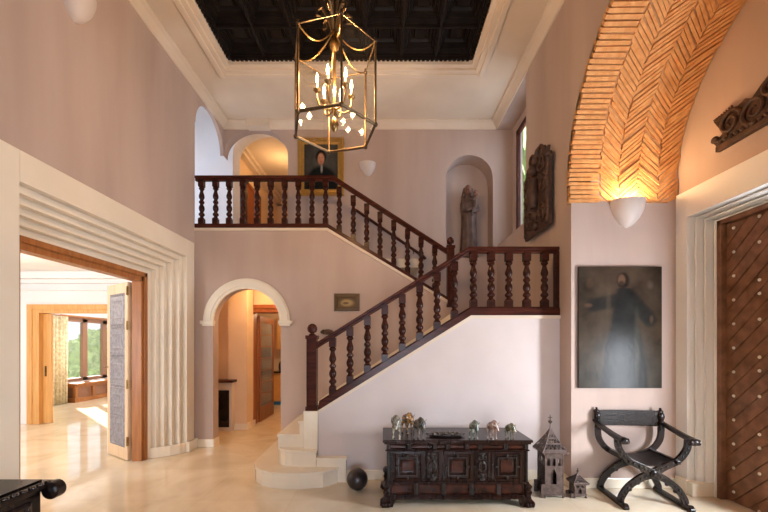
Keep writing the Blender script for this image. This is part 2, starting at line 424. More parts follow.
# vestibule behind the gallery arches
m = MB()
vx0, vx1, vz = -3.31, -1.85, 5.86; vr = (vx1-vx0)/2; vc = (vx0+vx1)/2
m.prism([(-5.2, ZG-.1), (vx0, ZG-.1)] + arc(vc, vz, vr, .60, PI, 0, 20) + [(vx1, ZG-.1), (-1.6, ZG-.1), (-1.6, 7.0), (-5.2, 7.0)], 'xz', 8.1, 8.5)
m.box(-1.86, -1.6, YB+.18, 8.1, ZG, 7.0)
m.box(-5.35, -5.2, YA-.1, 8.5, ZG-.1, 7.0); m.box(-5.2, XL-.5, YA-.15, YA, ZG-.1, 7.0)
m.box(XL-.16, -1.6, YB+.02, YB+.12, ZC+.31, 7.0); m.box(XL-.16, XL, YA, YB+.1, ZC+.02, 7.0)
struct(m.build('wall_vestibule', COOLWALL), 'white vestibule walls behind the gallery')
struct(MB().box(-5.3, -1.6, YA-.1, 8.5, 7.0, 7.1).build('ceiling_vestibule', CREAM))
m = MB()
m.box(-3.75, -3.6, 8.5, 12.5, ZG-.1, 7); m.box(-1.6, -1.45, 8.5, 12.5, ZG-.1, 7); m.box(-3.75, -1.45, 12.5, 12.65, ZG-.1, 7)
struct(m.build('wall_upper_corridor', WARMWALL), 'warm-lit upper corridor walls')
m = MB(); m.box(-3.75, -1.45, 8.5, 12.6, 6.55, 6.7)
for a, b, z in ((.0, .16, 6.38), (.0, .24, 6.46)):
    m.box(-3.6, -3.6+b, 8.5, 12.5, z, z+.09); m.box(-1.6-b, -1.6, 8.5, 12.5, z, z+.09); m.box(-3.6, -1.6, 12.5-b, 12.5, z, z+.09)
struct(m.build('ceiling_upper_corridor', CREAM)); struct(MB().box(-3.7, -1.5, 8.5, 12.6, ZG-.2, ZG).build('floor_upper_corridor', FLOOR))
m = MB(); m.box(-3.6, -3.55, 9.6, 9.7, ZG, 5.95); m.box(-3.6, -3.55, 10.6, 10.7, ZG, 5.95); m.box(-3.6, -3.55, 9.6, 10.7, 5.85, 5.95); m.box(-3.6, -3.575, 9.7, 10.6, ZG, 5.85)
struct(m.build('door_4', REDWOOD, bevel=.004), 'wooden door in the upper corridor')
m = MB(); m.tube([(-3.44,9.0,5.1),(-3.44,9.0,5.35),(-3.42,9.0,5.75)], [.10,.13,.02], 10); m.ball((-3.44,9.0,5.45), (.1,.1,.14)); m.box(-3.55,-3.35,8.9,9.1,ZG,5.15)
tag(blend(m.build('corridor_bust', CARVED), .02, 2), 'small dark figure on a plinth inside the upper arch', 'sculpture')

# stair wall (front) and stairs
def slope_z(x): return .81+(x+.87)*.632
m = MB()
m.prism([(-.82, 0), (XR, 0), (XR, 2.045), (1.09, 2.045), (-.82, .86)], 'xz', YS, YS+.12)
struct(m.build('wall_stair', STAIRWALL), 'pale wall under the lower stair flight')
m = MB()
m.prism([(-.82, .825), (1.095, 2.01), (XR, 2.01), (XR, 2.05), (1.085, 2.05), (-.82, .865)], 'xz', YS-.025, YS)
struct(m.build('trim_6', CREAM), 'cream edging below the lower stair railing')
st = tag(empty('staircase', (0,0,0)), 'cream marble staircase turning at a landing up to the gallery', 'staircase')
def step_shape(pts, z0, z1, name='step', nose=.015):
    m = MB(); m.prism(pts, 'xy', z0, z1-.035); c = Vector((sum(p[0] for p in pts)/len(pts), sum(p[1] for p in pts)/len(pts)))
    m.build('riser', MARBLESTEP, st)
    big = [tuple(Vector(p)+(Vector(p)-c).normalized()*nose) for p in pts]
    MB().prism(big, 'xy', z1-.035, z1).build('tread', MARBLESTEP, st, bevel=.008)
p1 = [(-.57, YS-.005), (-.57, 4.50), (-.72, 4.36), (-.98, 4.31)] + [(-1.14+.51*math.cos(a), 4.82+.51*math.sin(a)) for a in [-.5*PI, -.61*PI, -.72*PI, -.82*PI, -.92*PI, -PI]] + [(-1.68, YA-.03), (-1.0, YA-.03), (-1.0, YS-.005)]
step_shape(p1, 0, .19)
p2 = [(-.83, YS-.01), (-.83, 4.53), (-1.02, 4.53)] + [(-1.10+.25*math.cos(a), 4.79+.25*math.sin(a)) for a in [-.55*PI, -.66*PI, -.77*PI, -.88*PI, -PI]] + [(-1.40, YA-.03), (-1.0, YA-.03), (-1.0, YS-.01)]
step_shape(p2, .19, .39)
n = 10; rise = (ZLAND-.39)/n
for i in range(n-1):
    z1 = .39+rise*(i+1); x0 = 1.085-(n-1-i)*rise/.62-.02; x1 = x0+rise/.62
    ys = YS+.125 if x0 > -.9 else 4.66
    MB().box(x0+.015, x1+.015, ys+.01, YA-.01, z1-rise-.1 if i > 2 else .39, z1-.035).build('riser', MARBLESTEP, st)
    MB().box(x0, x1+.015, ys, YA-.01, z1-.035, z1).build('tread', MARBLESTEP, st, bevel=.006)
MB().box(1.09, XR-.002, YS+.125, YB-.002, ZLAND-.16, ZLAND).build('landing', MARBLESTEP, st)
n = 9; rise = (ZG-ZLAND)/n
for i in range(n-1):
    z1 = ZLAND+rise*(i+1); x1 = 1.16-i*rise/.615; x0 = x1-rise/.615
    MB().box(x0-.0, x1, YA+.202, YB-.002, z1-rise-.08, z1).build('step', MARBLESTEP, st, bevel=.006)
# pedestal & low plinth
MB().box(-1.00, -.822, YS-.05, YS+.20, .39, .86).build('pedestal', MARBLESTEP, st, bevel=.006)
MB().box(-.825, -.465, 4.52, YS-.005, 0, .275).box(-.83, -.455, 4.51, YS-.005, .275, .30).build('plinth_block', MARBLESTEP, st, bevel=.004)
# skirting that climbs the wall beside the first steps
m = MB(); m.prism([(-1.70,0),(-1.64,.12),(-1.66,.22),(-1.38,.52),(-.9,.90),(.6,1.85),(1.1,2.2),(1.1,2.0),(-.9,.6),(-1.3,.2)], 'xz', YA-.02, YA-.001)
struct(m.build('baseboard_2', MARBLESTEP), 'marble skirting climbing beside the stairs')

# ------------------------------------------------------------------ right side
WY0, WY1, WZ0, WZ1 = 5.73, 7.0, 3.72, 5.72; RZ0, RZ1 = 3.60, 5.868
m = MB()
m.box(XR, XR+.42, YP+.0, WY0, 0, ZC+.3); m.box(XR, XR+.42, WY0, YB+.4, 0, RZ0); m.box(XR, XR+.42, WY0, YB+.4, RZ1, ZC+.3)
m.box(XR+.30, XR+.42, WY1, YB+.4, RZ0, RZ1); m.box(XR+.30, XR+.42, WY0, WY1, RZ0, WZ0); m.box(XR+.30, XR+.42, WY0, WY1, WZ1, RZ1)
struct(m.build('wall_right', PLASTER), 'pink right wall above the landing')
struct(MB().box(XR+.42, XO+.02, YP, YP+.35, 0, ZC+.3).box(XR+.001, XR+.43, YP-.001, YP+.2, 0, 3.35).build('wall_pier', PLASTER), 'pink pier below the brick arch')
AYc, AZs, AR = 2.84, 3.61, 1.51
m = MB()
m.prism([(YP, 3.35), (YP, ZC), (YN, ZC), (YN, 0), (AYc-AR, 0), (AYc-AR, AZs)] + [(y, z) for y, z in arc(AYc, AZs, AR+.01, AR+.01, PI, 0, 30)] , 'yz', XR, XR+.22)
struct(m.build('wall_right_arch', PLASTER), 'pink right wall above the brick arch')
# outer (entrance) wall at XO
DY0, DY1, DZ = 2.05, 4.19, 3.13
m = MB()
m.box(XO, XO+.45, DY1+.03, YP, 0, 5.6); m.box(XO, XO+.45, DY0-.03, DY1+.03, DZ+.03, 5.6); m.box(XO, XO+.45, .6, DY0-.03, 0, 5.6)
m.box(XR+.2, XO+.2, AYc-AR-.12, AYc-AR, 0, AZs)
struct(m.build('wall_entrance', PLASTER), 'pink entrance wall inside the brick arch')
# brick vault
def vault(s, x, d):
    """s: distance along the vault from the far springing, d: inward offset"""
    st_ = AZs-3.35; 
    if s < st_: return (x, YP-d, 3.35+s)
    a = (s-st_)/AR
    if a < PI: return (x, AYc+(AR-d)*math.cos(a), AZs+(AR-d)*math.sin(a))
    return (x, AYc-AR+d, AZs-(s-st_-PI*AR))
total = (AZs-3.35)*2+PI*AR
m = MB(); NSEG = 60
for i in range(NSEG):
    a, b = total*i/NSEG, total*(i+1)/NSEG
    m.add([vault(a,XR+.0,-.006), vault(a,XO,-.006), vault(b,XO,-.006), vault(b,XR+.0,-.006), vault(a,XR,-.1), vault(a,XO,-.1), vault(b,XO,-.1), vault(b,XR,-.1)],
          [(0,1,2,3),(7,6,5,4),(0,3,7,4),(1,5,6,2)])
va = m.build('brick_vault', MORTAR)
struct(va, 'orange herringbone brick vault'); va.name = 'ceiling_brick_vault'
m = MB(); pitch = .051
def brickq(s0, x0, s1, x1, t, dd):
    pts = []
    for k in range(3):
        f = k/2
        for s, x in ((s0+(s1-s0)*f, x0+(x1-x0)*f), (s0+(s1-s0)*f+t, x0+(x1-x0)*f)):
            pts.append((s, x))
    vs = [vault(max(0,min(total,s)), x, -.045) for s, x in pts] + [vault(max(0,min(total,s)), x, dd) for s, x in pts]
    fs = [(6,7,9,8),(8,9,11,10),(0,2,8,6),(2,4,10,8),(1,7,9,3),(3,9,11,5),(0,6,7,1),(4,5,11,10)]
    m.add(vs, fs)
rows = int(total/pitch)+6
x1_ = XR+.33; sw = (XO-.02-x1_)/4
for k in range(-6, rows):
    s = k*pitch
    if 0 <= s < total-.03:
        j = random.uniform(-.02, .012)
        brickq(s, XR-.015+random.uniform(-.02,.012), s+random.uniform(-.006,.006), x1_+j, .037, random.uniform(.008,.02))
    for q in range(4):
        a = s+q%2*.012
        up = .19
        s0_, s1_ = (a+up, a) if q % 2 == 0 else (a, a+up)
        if min(s0_, s1_) < -.19 or max(s0_, s1_)+.04 > total: continue
        xa, xb = x1_+q*sw, x1_+(q+1)*sw
        brickq(s0_+random.uniform(-.004,.004), xa+.004+random.uniform(-.012,.012), s1_, xb-.002+random.uniform(-.012,.012), .037, random.uniform(.004,.022))
b_ = m.build('vault_bricks', BRICK, va)

# entrance surround and door
portal(XO, 1, DY0, DY1, DZ, 3, .22, .08, .12, .09, .30, 'trim_7', 'white stepped stone surround of the entrance door')
m = MB(); xd = XO+.24; y0_, y1_, z1_ = DY0+.08, DY1-.12, DZ-.09
m.box(xd-.04, xd+.1, y1_-.05, y1_, 0, z1_); m.box(xd-.04, xd+.1, y0_, y0_+.05, 0, z1_); m.box(xd-.04, xd+.1, y0_, y1_, z1_-.05, z1_)
struct(m.build('door_2', ENTRY, bevel=.004), 'dark wooden frame of the entrance door')
ed = tag(empty('entrance_door', (xd+.02, (y0_+y1_)/2, 0)), 'tall brown entrance door of diagonal planks with pale metal studs', 'door')
hw = (y1_-y0_)/2-.05; H = z1_-.05
for s in (1,):
    m = MB(); ya, yb = (0.003, hw-.003) if s > 0 else (-hw+.003, -.003)
    m.box(.012, .06, ya, yb, 0.01, H)
    # diagonal planks, clipped to the leaf
    pw = .135
    c0 = -3.0
    while c0 < H+3:
        # band between z = c0 + s2*y and c0+pw*1.35
        sl = -1.0*s
        w_ = pw*1.30-.012
        poly = [(ya, c0+sl*ya), (yb, c0+sl*yb), (yb, c0+sl*yb+w_), (ya, c0+sl*ya+w_)]
        def clip(poly, zc_, keep_low):
            out = []
            for i in range(len(poly)):
                p, q = poly[i], poly[(i+1) % len(poly)]
                ip = (p[1] <= zc_) == keep_low or p[1] == zc_; iq = (q[1] <= zc_) == keep_low or q[1] == zc_
                if ip: out.append(p)
                if ip != iq:
                    t = (zc_-p[1])/(q[1]-p[1]); out.append((p[0]+(q[0]-p[0])*t, zc_))
            return out
        poly = clip(poly, H-.002, True)
        if len(poly) > 2: poly = clip(poly, .012, False)
        if len(poly) > 2: m.prism(poly, 'yz', -.004, .02)
        c0 += pw*1.30
    m.build('door_leaf', ENTRY, ed, bevel=.004)
for s in (1,):
    for row in range(12):
        z = .12+row*.255
        for col_ in range(4):
            y = s*(.10+col_*.27 + 0) if False else s*(hw-.09-col_*.27)
            if abs(y) < .05: continue
            zz = z+ (.03 if col_ % 2 else 0) - (0 if row % 2 == 0 else .0)
            if col_ % 2 == 1: zz -= .12 if row % 3 == 0 else 0
            MB().lathe([(.018,0),(.016,.006),(.009,.013),(.001,.016)], (0,0,0), 8, 'x').build('stud', NAIL, ed, loc=(-.004, y, zz)).scale = (-1,1,1)
# the metal-studded door: pull ring
MB().tube([(-.03, .12+.05*math.cos(a), 1.15+.05*math.sin(a)) for a in [k*PI/8 for k in range(17)]], .007).ball((-.015,.12,1.2), .02).build('door_knocker', AGED, ed)

# front wall behind the camera with three tall windows
m = MB(); wx = [(-.85,.55), (.9,1.95)]
m.box(XL-.5, -.85, YN-.3, YN, 0, ZC); m.box(.55, .9, YN-.3, YN, 0, ZC); m.box(1.95, XO, YN-.3, YN, 0, ZC)
for a, b in wx: m.box(a, b, YN-.3, YN, 0, .3); m.box(a, b, YN-.3, YN, 2.8, ZC)
struct(m.build('wall_front', PLASTER), 'wall behind the viewpoint')
for i, (a, b) in enumerate(wx):
    m = MB(); y = YN-.2
    m.box(a, a+.06, y, y+.06, .3, 2.8); m.box(b-.06, b, y, y+.06, .3, 2.8); m.box(a, b, y, y+.06, .3, .38); m.box(a, b, y, y+.06, 2.72, 2.8)
    m.box((a+b)/2-.03, (a+b)/2+.03, y, y+.06, .38, 2.72); m.box(a, b, y, y+.06, 2.0, 2.06)
    w = struct(m.build('window_%d' % (i+3), MAHOG)); MB().box(a, b, y+.025, y+.03, .3, 2.8).build('pane', GLASS, w)

# stair window in the right wall
m = MB(); xw = XR+.30
for ya, yb in ((WY0, (WY0+WY1)/2), ((WY0+WY1)/2, WY1)):
    m.box(xw, xw+.06, ya, ya+.07, WZ0, WZ1); m.box(xw, xw+.06, yb-.07, yb, WZ0, WZ1); m.box(xw, xw+.06, ya, yb, WZ0, WZ0+.08); m.box(xw, xw+.06, ya, yb, WZ1-.08, WZ1)
w = struct(m.build('window_1', MAHOG, bevel=.004), 'dark framed window above the landing'); MB().box(xw+.025, xw+.03, WY0, WY1, WZ0, WZ1).build('pane', GLASS, w)
MB().tube([(xw-.02, 6.40, 4.5), (xw-.03, 6.40, 4.62)], .012).build('window_handle', BRASS, w)

# baseboards
m = MB()
def bb(x0, x1, y0, y1, h=.13): m.box(x0, x1, y0, y1, 0, h); 
bb(XL, AX0+.02, YA-.025, YA); bb(AX0-.001, AX0+.02, YA, YA+.2); bb(AX1, -1.70, YA-.025, YA)
struct(m.build('baseboard_3', MARBLESTEP, bevel=.006), 'cream skirting of the arch wall')
m = MB(); m.box(-.47, XR, YS-.022, YS, 0, .12); m.box(XR-.022, XR, YP-.02, YS, 0, .12); m.box(XR-.02, XO, YP-.022, YP, 0, .12)
struct(m.build('baseboard_4', MARBLESTEP, bevel=.006), 'cream skirting of the stair wall and pier')
m = MB(); m.box(XO-.06, XO+.14, DY1-.02, YP-.022, 0, .16); m.box(XO-.05,XO+.2,DY1-.10,DY1,0,.15)
struct(m.build('baseboard_5', MARBLESTEP, bevel=.006), 'marble plinth of the entrance surround')

# ------------------------------------------------------------------ corridor and kitchen behind the arch
m = MB()
m.box(-4.0, -3.75, YA+.2, 7.45, 0, 3.0)
m.box(-3.75, -3.0+.05, 7.45, 7.9, 0, 3.0)
m.box(-3.1, -2.72, 7.35, 7.70, 0, 3.0); m.box(-3.1, -2.86, 7.7, 7.9, 0, 3.0)                      # short pier right of the recess
m.box(-2.98, -2.74, 7.78, 7.98, 0, 3.0); m.box(-1.55, -1.1, 7.78, 7.98, 0, 3.0); m.box(-2.98, -1.1, 7.78, 7.98, 2.42, 3.0)
m.box(-1.25, -1.05, YA+.2, 7.9, 0, 3.0)
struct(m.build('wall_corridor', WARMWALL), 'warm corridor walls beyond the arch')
struct(MB().box(-4.2, .6, YA+.2, 11.2, 3.0, 3.15).build('ceiling_corridor', CREAM))
# recess with hearth-like cupboard
hc = tag(empty('alcove_cupboard', (-3.1, 7.2, 0)), 'dark low cupboard with a wooden shelf top just inside the arch', 'cupboard')
MB().box(-.45, .14, .0, .25, .06, .95).build('body', CREAM, hc); MB().box(-.38, .09, -.012, .0, .08, .80).build('door', BLACKW, hc, bevel=.004)
MB().box(-.5, .18, -.06, .25, .95, 1.0).build('shelf_top', MAHOG, hc, bevel=.006); MB().box(-.44, .13, -.0, .24, 0, .06).build('base', CREAM, hc)
m = MB(); m.box(-2.99, -2.72, 7.33, 7.35, 0, .12); m.box(-2.72, -2.70, 7.33, 7.78, 0, .12)
struct(m.build('baseboard_6', MARBLESTEP))
m = MB(); yk = 7.72
m.box(-2.86, -2.73, yk, 8.0, 0, 2.48); m.box(-1.60, -1.5, yk, 8.0, 0, 2.48); m.box(-2.73, -1.60, yk, 8.0, 2.36, 2.48)
m.box(-2.86, -2.80, yk-.02, yk, 0, 2.52); m.box(-2.86, -1.5, yk-.03, yk, 2.44, 2.52)
struct(m.build('door_3', REDWOOD, bevel=.005), 'red-brown wooden frame of the kitchen doorway')
kl = tag(empty('kitchen_door', (-2.725, 8.01, .01)), 'open wooden kitchen door with dark glass panes', 'door')
MB().box(0, .04, 0, .08, 0, 2.3).box(0, .04, .90, 1.0, 0, 2.3).box(0, .04, .08, .90, 0, .32).box(0, .04, .08, .90, 2.16, 2.3).build('leaf_frame', REDWOOD, kl, bevel=.004)
m = MB().box(.012, .028, .08, .90, .32, 2.16)
m.build('glass_panel', DARKGLASS, kl)
m = MB()
for k in range(1, 7): m.box(.006, .034, .08, .90, .32+k*.263-.008, .32+k*.263+.008)
m.build('glazing_bars', REDWOOD, kl)
m = MB(); m.box(-4.0, .6, 11.0, 11.2, 0, 3.0); m.box(-4.15, -4.0, 7.9, 11.2, 0, 3.0); m.box(.5, .65, 7.9, 11.2, 0, 3.0)
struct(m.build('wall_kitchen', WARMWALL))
kc = tag(empty('kitchen_cabinet', (-2.3, 10.35, 0)), 'honey wood kitchen base unit under the worktop beyond the open door', 'cabinet')
MB().box(-.8, 2.2, 0.02, .6, .1, .9).build('body', CABW, kc)
for i in range(5):
    d = MB().box(-.78+i*.6, -.78+i*.6+.58, -.005, .02, .12, .5).build('drawer', CABW, kc, bevel=.004); MB().box(-.55+i*.6, -.4+i*.6, -.03, -.005, .42, .435).build('handle', BRASS, d)
    d = MB().box(-.78+i*.6, -.78+i*.6+.58, -.005, .02, .52, .88).build('drawer', CABW, kc, bevel=.004); MB().box(-.55+i*.6, -.4+i*.6, -.03, -.005, .8, .815).build('handle', BRASS, d)
MB().box(-.8, 2.2, .06, .6, 0, .1).build('kickboard', BLUE, kc)
tag(MB().box(-3.12, -.1, 10.3, 10.99, .9, .94).build('worktop', BLACKW, bevel=.004), 'dark worktop on the kitchen cabinets', 'worktop')
wc = tag(empty('wall_cabinet', (-2.3, 10.65, 1.55)), 'honey wood wall cabinet hanging above the kitchen worktop', 'cabinet')
MB().box(-.8, 2.2, .02, .35, 0, .9).build('body', CABW, wc)
for i in range(5): MB().box(-.78+i*.6, -.78+i*.6+.58, 0, .02, .01, .89).build('door', CABW, wc, bevel=.004)
tag(MB().lathe([(.07,0),(.09,.05),(.09,.2),(.05,.26),(.03,.27),(.03,.3)], (-2.93,10.6,.94), 12).tube([(-2.86,10.6,1.0),(-2.80,10.6,1.06),(-2.80,10.6,1.12),(-2.85,10.6,1.16)], .012).build('kettle', DARKIRON, smooth=True), 'dark kettle on the kitchen worktop', 'kettle')

# ------------------------------------------------------------------ left rooms
m = MB()
m.box(-9.5, -9.34, 1.0, 7.87, 0, 3.3)
m.box(-9.5, -8.6, .85, 1.0, 0, 3.3); m.box(-4.6, -3.6, .85, 1.0, 0, 3.3); m.box(-8.6, -4.6, .85, 1.0, 2.6, 3.3); m.box(-8.6, -4.6, .85, 1.0, 0, .5)
m.box(-9.34, -7.53, 7.87, 8.02, 0, 3.3); m.box(-4.9, -3.6, 7.87, 8.02, 0, 3.3); m.box(-7.53, -4.9, 7.87, 8.02, 2.52, 3.3)
struct(m.build('wall_salon', COOLWALL), 'white walls of the salon on the left')
m = MB(); m.box(-9.5, -3.6, .85, 14.2, 3.2, 3.35)
for d, z0, z1 in ((.10, 2.98, 3.2), (.24, 3.06, 3.2), (.06, 2.83, 2.86)):
    m.box(-9.34, -3.62, 7.87-d, 7.87, z0, z1); m.box(-9.34, -9.34+d, 1, 7.87, z0, z1); m.box(-3.62-d, -3.62, 1, 7.87, z0, z1)
m.box(-7.6, -4.2, 2.2, 6.6, 3.14, 3.2)
struct(m.build('ceiling_salon', COOLWALL, bevel=.004), 'white salon ceiling with cove')
m = MB()
m.box(-7.53, -7.31, 7.83, 8.05, 0, 2.52); m.box(-5.1, -4.9, 7.83, 8.05, 0, 2.52); m.box(-7.31, -5.1, 7.83, 8.05, 2.36, 2.52)
m.box(-7.55, -7.44, 7.81, 7.84, 0, 2.54); m.box(-7.44, -4.9, 7.81, 7.84, 2.43, 2.54)
struct(m.build('door_5', PINE, bevel=.005), 'golden wood frame of the inner doorway')
sd = tag(empty('sliding_door', (-7.31, 7.96, .01)), 'golden wood sliding door half hidden in the inner door frame', 'door')
MB().box(0, .17, -.03, .03, 0, 2.34).build('leaf', PINE, sd, bevel=.004); MB().box(.05, .08, -.045, -.03, 1.0, 1.22).build('door_handle', AGED, sd)
# second room, with the bay window on its left wall
m = MB(); sy0, sy1, sz0, sz1 = 10.75, 13.2, .58, 2.48
m.box(-9.6, -9.34, 8.02, sy0, 0, 3.3); m.box(-9.6, -9.34, sy1, 14.2, 0, 3.3); m.box(-9.6, -9.34, sy0, sy1, 0, sz0); m.box(-9.6, -9.34, sy0, sy1, sz1, 3.3)
m.box(-9.5, -4.2, 14.05, 14.2, 0, 3.3); m.box(-4.35, -4.2, 8.02, 14.2, 0, 3.3)
struct(m.build('wall_sunroom', COOLWALL), 'white walls of the far sunlit room')
m = MB(); k = 3; xx = -9.42
for i in range(k):
    ya, yb = sy0+(sy1-sy0)*i/k, sy0+(sy1-sy0)*(i+1)/k
    m.box(xx, xx+.08, ya, ya+.09, sz0, sz1); m.box(xx, xx+.08, yb-.09, yb, sz0, sz1); m.box(xx, xx+.08, ya, yb, sz0, sz0+.1); m.box(xx, xx+.08, ya, yb, sz1-.1, sz1)
m.box(-9.36, -9.31, sy0-.08, sy1+.08, sz1, sz1+.09); m.box(-9.36, -9.31, sy0-.08, sy0, sz0, sz1)
w = struct(m.build('window_2', mat('brown_window', (.26,.13,.08), .4)), 'brown framed window of the far sunlit room')
MB().box(xx+.03, xx+.035, sy0, sy1, sz0, sz1).build('pane', GLASS, w)
ws = tag(empty('window_seat', (-9.33, sy0, 0)), 'wooden window seat with latticed front under the far window', 'window seat')
MB().box(0, .42, 0, 2.6, .50, .56).build('seat_board', DOORFRAME, ws, bevel=.005)
m = MB().box(0, .36, 0, 2.6, 0, .12).box(0, .36, 0, 2.6, .42, .5)
for i in range(5): m.box(.30, .37, i*.63, i*.63+.08, .12, .42)
m.build('front_frame', DOORFRAME, ws, bevel=.004)
MB().box(0, .32, .05, 2.55, .12, .42).build('lattice_panel', mat('lattice', (.20,.09,.05), .6, 0, (.30,.14,.08), 60), ws)
# curtain
m = MB(); vs = []; nC = 90
for zi, z in enumerate((.02, 1.2, 2.5)):
    for i in range(nC+1):
        y = 9.75+.95*i/nC
        vs.append((-9.14+.05*math.sin(i*.62)+.02*math.sin(i*1.7+zi), y, z))
fs = [(r_*(nC+1)+i, r_*(nC+1)+i+1, (r_+1)*(nC+1)+i+1, (r_+1)*(nC+1)+i) for r_ in range(2) for i in range(nC)]
m.add(vs, fs); o = m.build('curtain', CURTAIN, smooth=True, angle=180); o.modifiers.new('s', 'SOLIDIFY').thickness = .012
tag(o, 'cream patterned curtain hanging beside the far window', 'curtain')
tag(MB().tube([(-9.14,9.6,2.52),(-9.14,13.4,2.52)], .018).ball((-9.14,9.6,2.52), .03).ball((-9.14,13.4,2.52), .03).box(-9.34,-9.13,9.68,9.70,2.51,2.53).build('curtain_rod', DOORFRAME, smooth=True), 'wooden curtain rod above the far window', 'curtain rod')
# garden outside
tag(MB().box(-30, -9.62, 2, 34, -.5, -.12).build('lawn', LAWN), 'green lawn outside the far window', 'lawn', kind='structure')
def shrub(loc, r, label, name='garden_shrub'):
    bm = bmesh.new(); bmesh.ops.create_icosphere(bm, subdivisions=5, radius=1)
    for v in bm.verts:
        n_ = noise.noise(v.co*3+Vector(loc))*.25+noise.noise(v.co*12+Vector(loc))*.14+noise.noise(v.co*30)*.07
        v.co = v.co*(1+n_); v.co.x *= r[0]; v.co.y *= r[1]; v.co.z *= r[2]
    me = bpy.data.meshes.new(name); bm.to_mesh(me); bm.free(); me.materials.append(LEAF)
    o = bpy.data.objects.new(name, me); COL.objects.link(o); o.location = loc
    return tag(o, label, 'shrub', 'shrubs in the garden')
shrub((-14.0, 16.3, .6), (1.1,1.1,1.2), 'round green shrub seen through the left pane of the far window')
shrub((-14.8, 19.6, .8), (1.5,1.7,1.6), 'broad green shrub seen through the right pane of the far window')
shrub((-24, 22, .8), (2.4,2.4,1.8), 'low shrub at the back of the garden')
# right-hand garden outside the stair window
shrub((5.5, 14.6, 7.0), (1.5,2,6.2), 'tall greenery outside the window above the landing')

# ------------------------------------------------------------------ railings
def baluster_mesh(h, w=.042):
    m = MB()
    b = .095; t = .115
    m.box(-w, w, -w, w, 0, b); m.box(-w, w, -w, w, h-t, h)
    H = h-b-t
    pr = [(.030,0),(.034,.02),(.022,.04),(.020,.07),(.036,.11),(.037,.15),(.022,.20),(.021,.22),(.031,.26),(.036,.32),(.033,.38),(.021,.44),(.021,.46),
          (.033,.50),(.033,.54),(.021,.58),(.021,.60),(.034,.66),(.035,.72),(.026,.80),(.020,.86),(.020,.89),(.034,.93),(.034,.96),(.024,1)]
    m.lathe([(r*1.30, b+H*z) for r, z in pr], (0,0,0), 14)
    return m
def place_balusters(root, xs, yc, zb, h):
    first = None
    for x in xs:
        if first is None:
            first = baluster_mesh(h).build('baluster', BALW, root, smooth=True, loc=(x, yc, zb(x)), angle=35)
        else:
            c = first.copy(); COL.objects.link(c); c.location = (x, yc, zb(x))
def newel(root, x, y, z0, z1, w):
    n_ = MB().box(-w, w, -w, w, 0, z1-z0).box(-w-.012, w+.012, -w-.012, w+.012, 0, .05).box(-w-.012, w+.012, -w-.012, w+.012, z1-z0-.045, z1-z0)
    for s in (-1, 1):
        n_.box(-w*.55, w*.55, s*(w+.008)-.004, s*(w+.008)+.004, .1, z1-z0-.12)
    n_ = n_.build('newel_post', MAHOG, root, bevel=.006, loc=(x, y, z0))
    h = z1-z0; r = w*1.0
    MB().lathe([(r*.7,h),(r*.75,h+.012),(r*.4,h+.022),(r*.4,h+.03),(r*.85,h+.045),(r*1.02,h+.075),(r*1.0,h+.10),(r*.75,h+.13),(r*.3,h+.148),(.001,h+.15)], (0,0,0), 18).build('finial', MAHOG, n_, smooth=True)
def rail_prism(m, line, y0, y1, z_lo, z_hi):
    top = [(x, z+z_hi) for x, z in line]; bot = [(x, z+z_lo) for x, z in reversed(line)]
    m.prism(top+bot, 'xz', y0, y1)
lr = tag(empty('lower_stair_railing', (0,0,0)), 'dark mahogany railing of the lower flight and landing, with ball-topped newel', 'railing', 'mahogany railings of the staircase')
yc = YS+.04; KS = (YS+.04)/370
line = [(-.815, .862), (1.085, 2.045), (XR, 2.045)]
m = MB(); rail_prism(m, line, yc-.05, yc+.05, 0, .10); rail_prism(m, line, yc-.035, yc+.035, .10, .115); m.build('bottom_rail', MAHOG, lr, bevel=.005)
line = [(-.85, 1.71), (1.065, 2.915), (XR, 2.915)]
m = MB(); rail_prism(m, line, yc-.042, yc+.042, -.045, 0); rail_prism(m, line, yc-.03, yc+.03, -.08, -.04); m.build('handrail', MAHOG, lr, bevel=.01)
xs = [(px-384)*KS for px in (332.7,350,367.4,384.8,402.2,419.6,437,454.3)]
place_balusters(lr, xs, yc, lambda x: .862+(x+.815)*.6226+.09, .715)
xs = [(px-384)*KS for px in (473.3,491,508.7,526.6,544.4)]
place_balusters(lr, xs, yc, lambda x: 2.15, .70)
MB().box(XR-.05, XR, yc-.035, yc+.035, 2.15, 2.85).build('wall_post', BALW, lr, bevel=.004)
newel(lr, -.905, yc, .86, 1.80, .062)
ur = tag(empty('gallery_railing', (0,0,0)), 'dark mahogany railing along the gallery and down the upper flight', 'railing', 'mahogany railings of the staircase')
yc = YA+.03
line = [(XL, ZG), (-.93, ZG), (1.04, 2.405)]
m = MB(); rail_prism(m, line, yc-.045, yc+.045, 0, .07); m.build('bottom_rail', MAHOG, ur, bevel=.005)
line = [(XL, 4.475), (-.83, 4.475), (1.06, 3.255)]
m = MB(); rail_prism(m, line, yc-.045, yc+.045, -.05, 0); rail_prism(m, line, yc-.03, yc+.03, -.085, -.045); m.build('handrail', MAHOG, ur, bevel=.01)
xs = [(px-384)*6.13/370 for px in (201.7,215.7,229.3,243,257,270.7,284.7,298.3,312,325.6)]
place_balusters(ur, xs, yc, lambda x: ZG+.065, .735)
xs = [(px-384)*6.13/370 for px in (339.3,353.3,366.7,380,393.7,407.5,421,434.7)]
place_balusters(ur, xs, yc, lambda x: ZG+.06-(x+.93)*.612, .735)
newel(ur, 1.10, yc, 2.30, 3.32, .058)
hr = tag(empty('wall_handrail', (0,0,0)), 'slim wooden handrail fixed to the gallery back wall beside the upper flight', 'handrail')
MB().tube([(-.56,YB-.09,4.28),(-.52,YB-.09,4.26),(.76,YB-.09,3.38),(.80,YB-.09,3.33)], .028, 8).build('rail', MAHOG, hr, smooth=True)
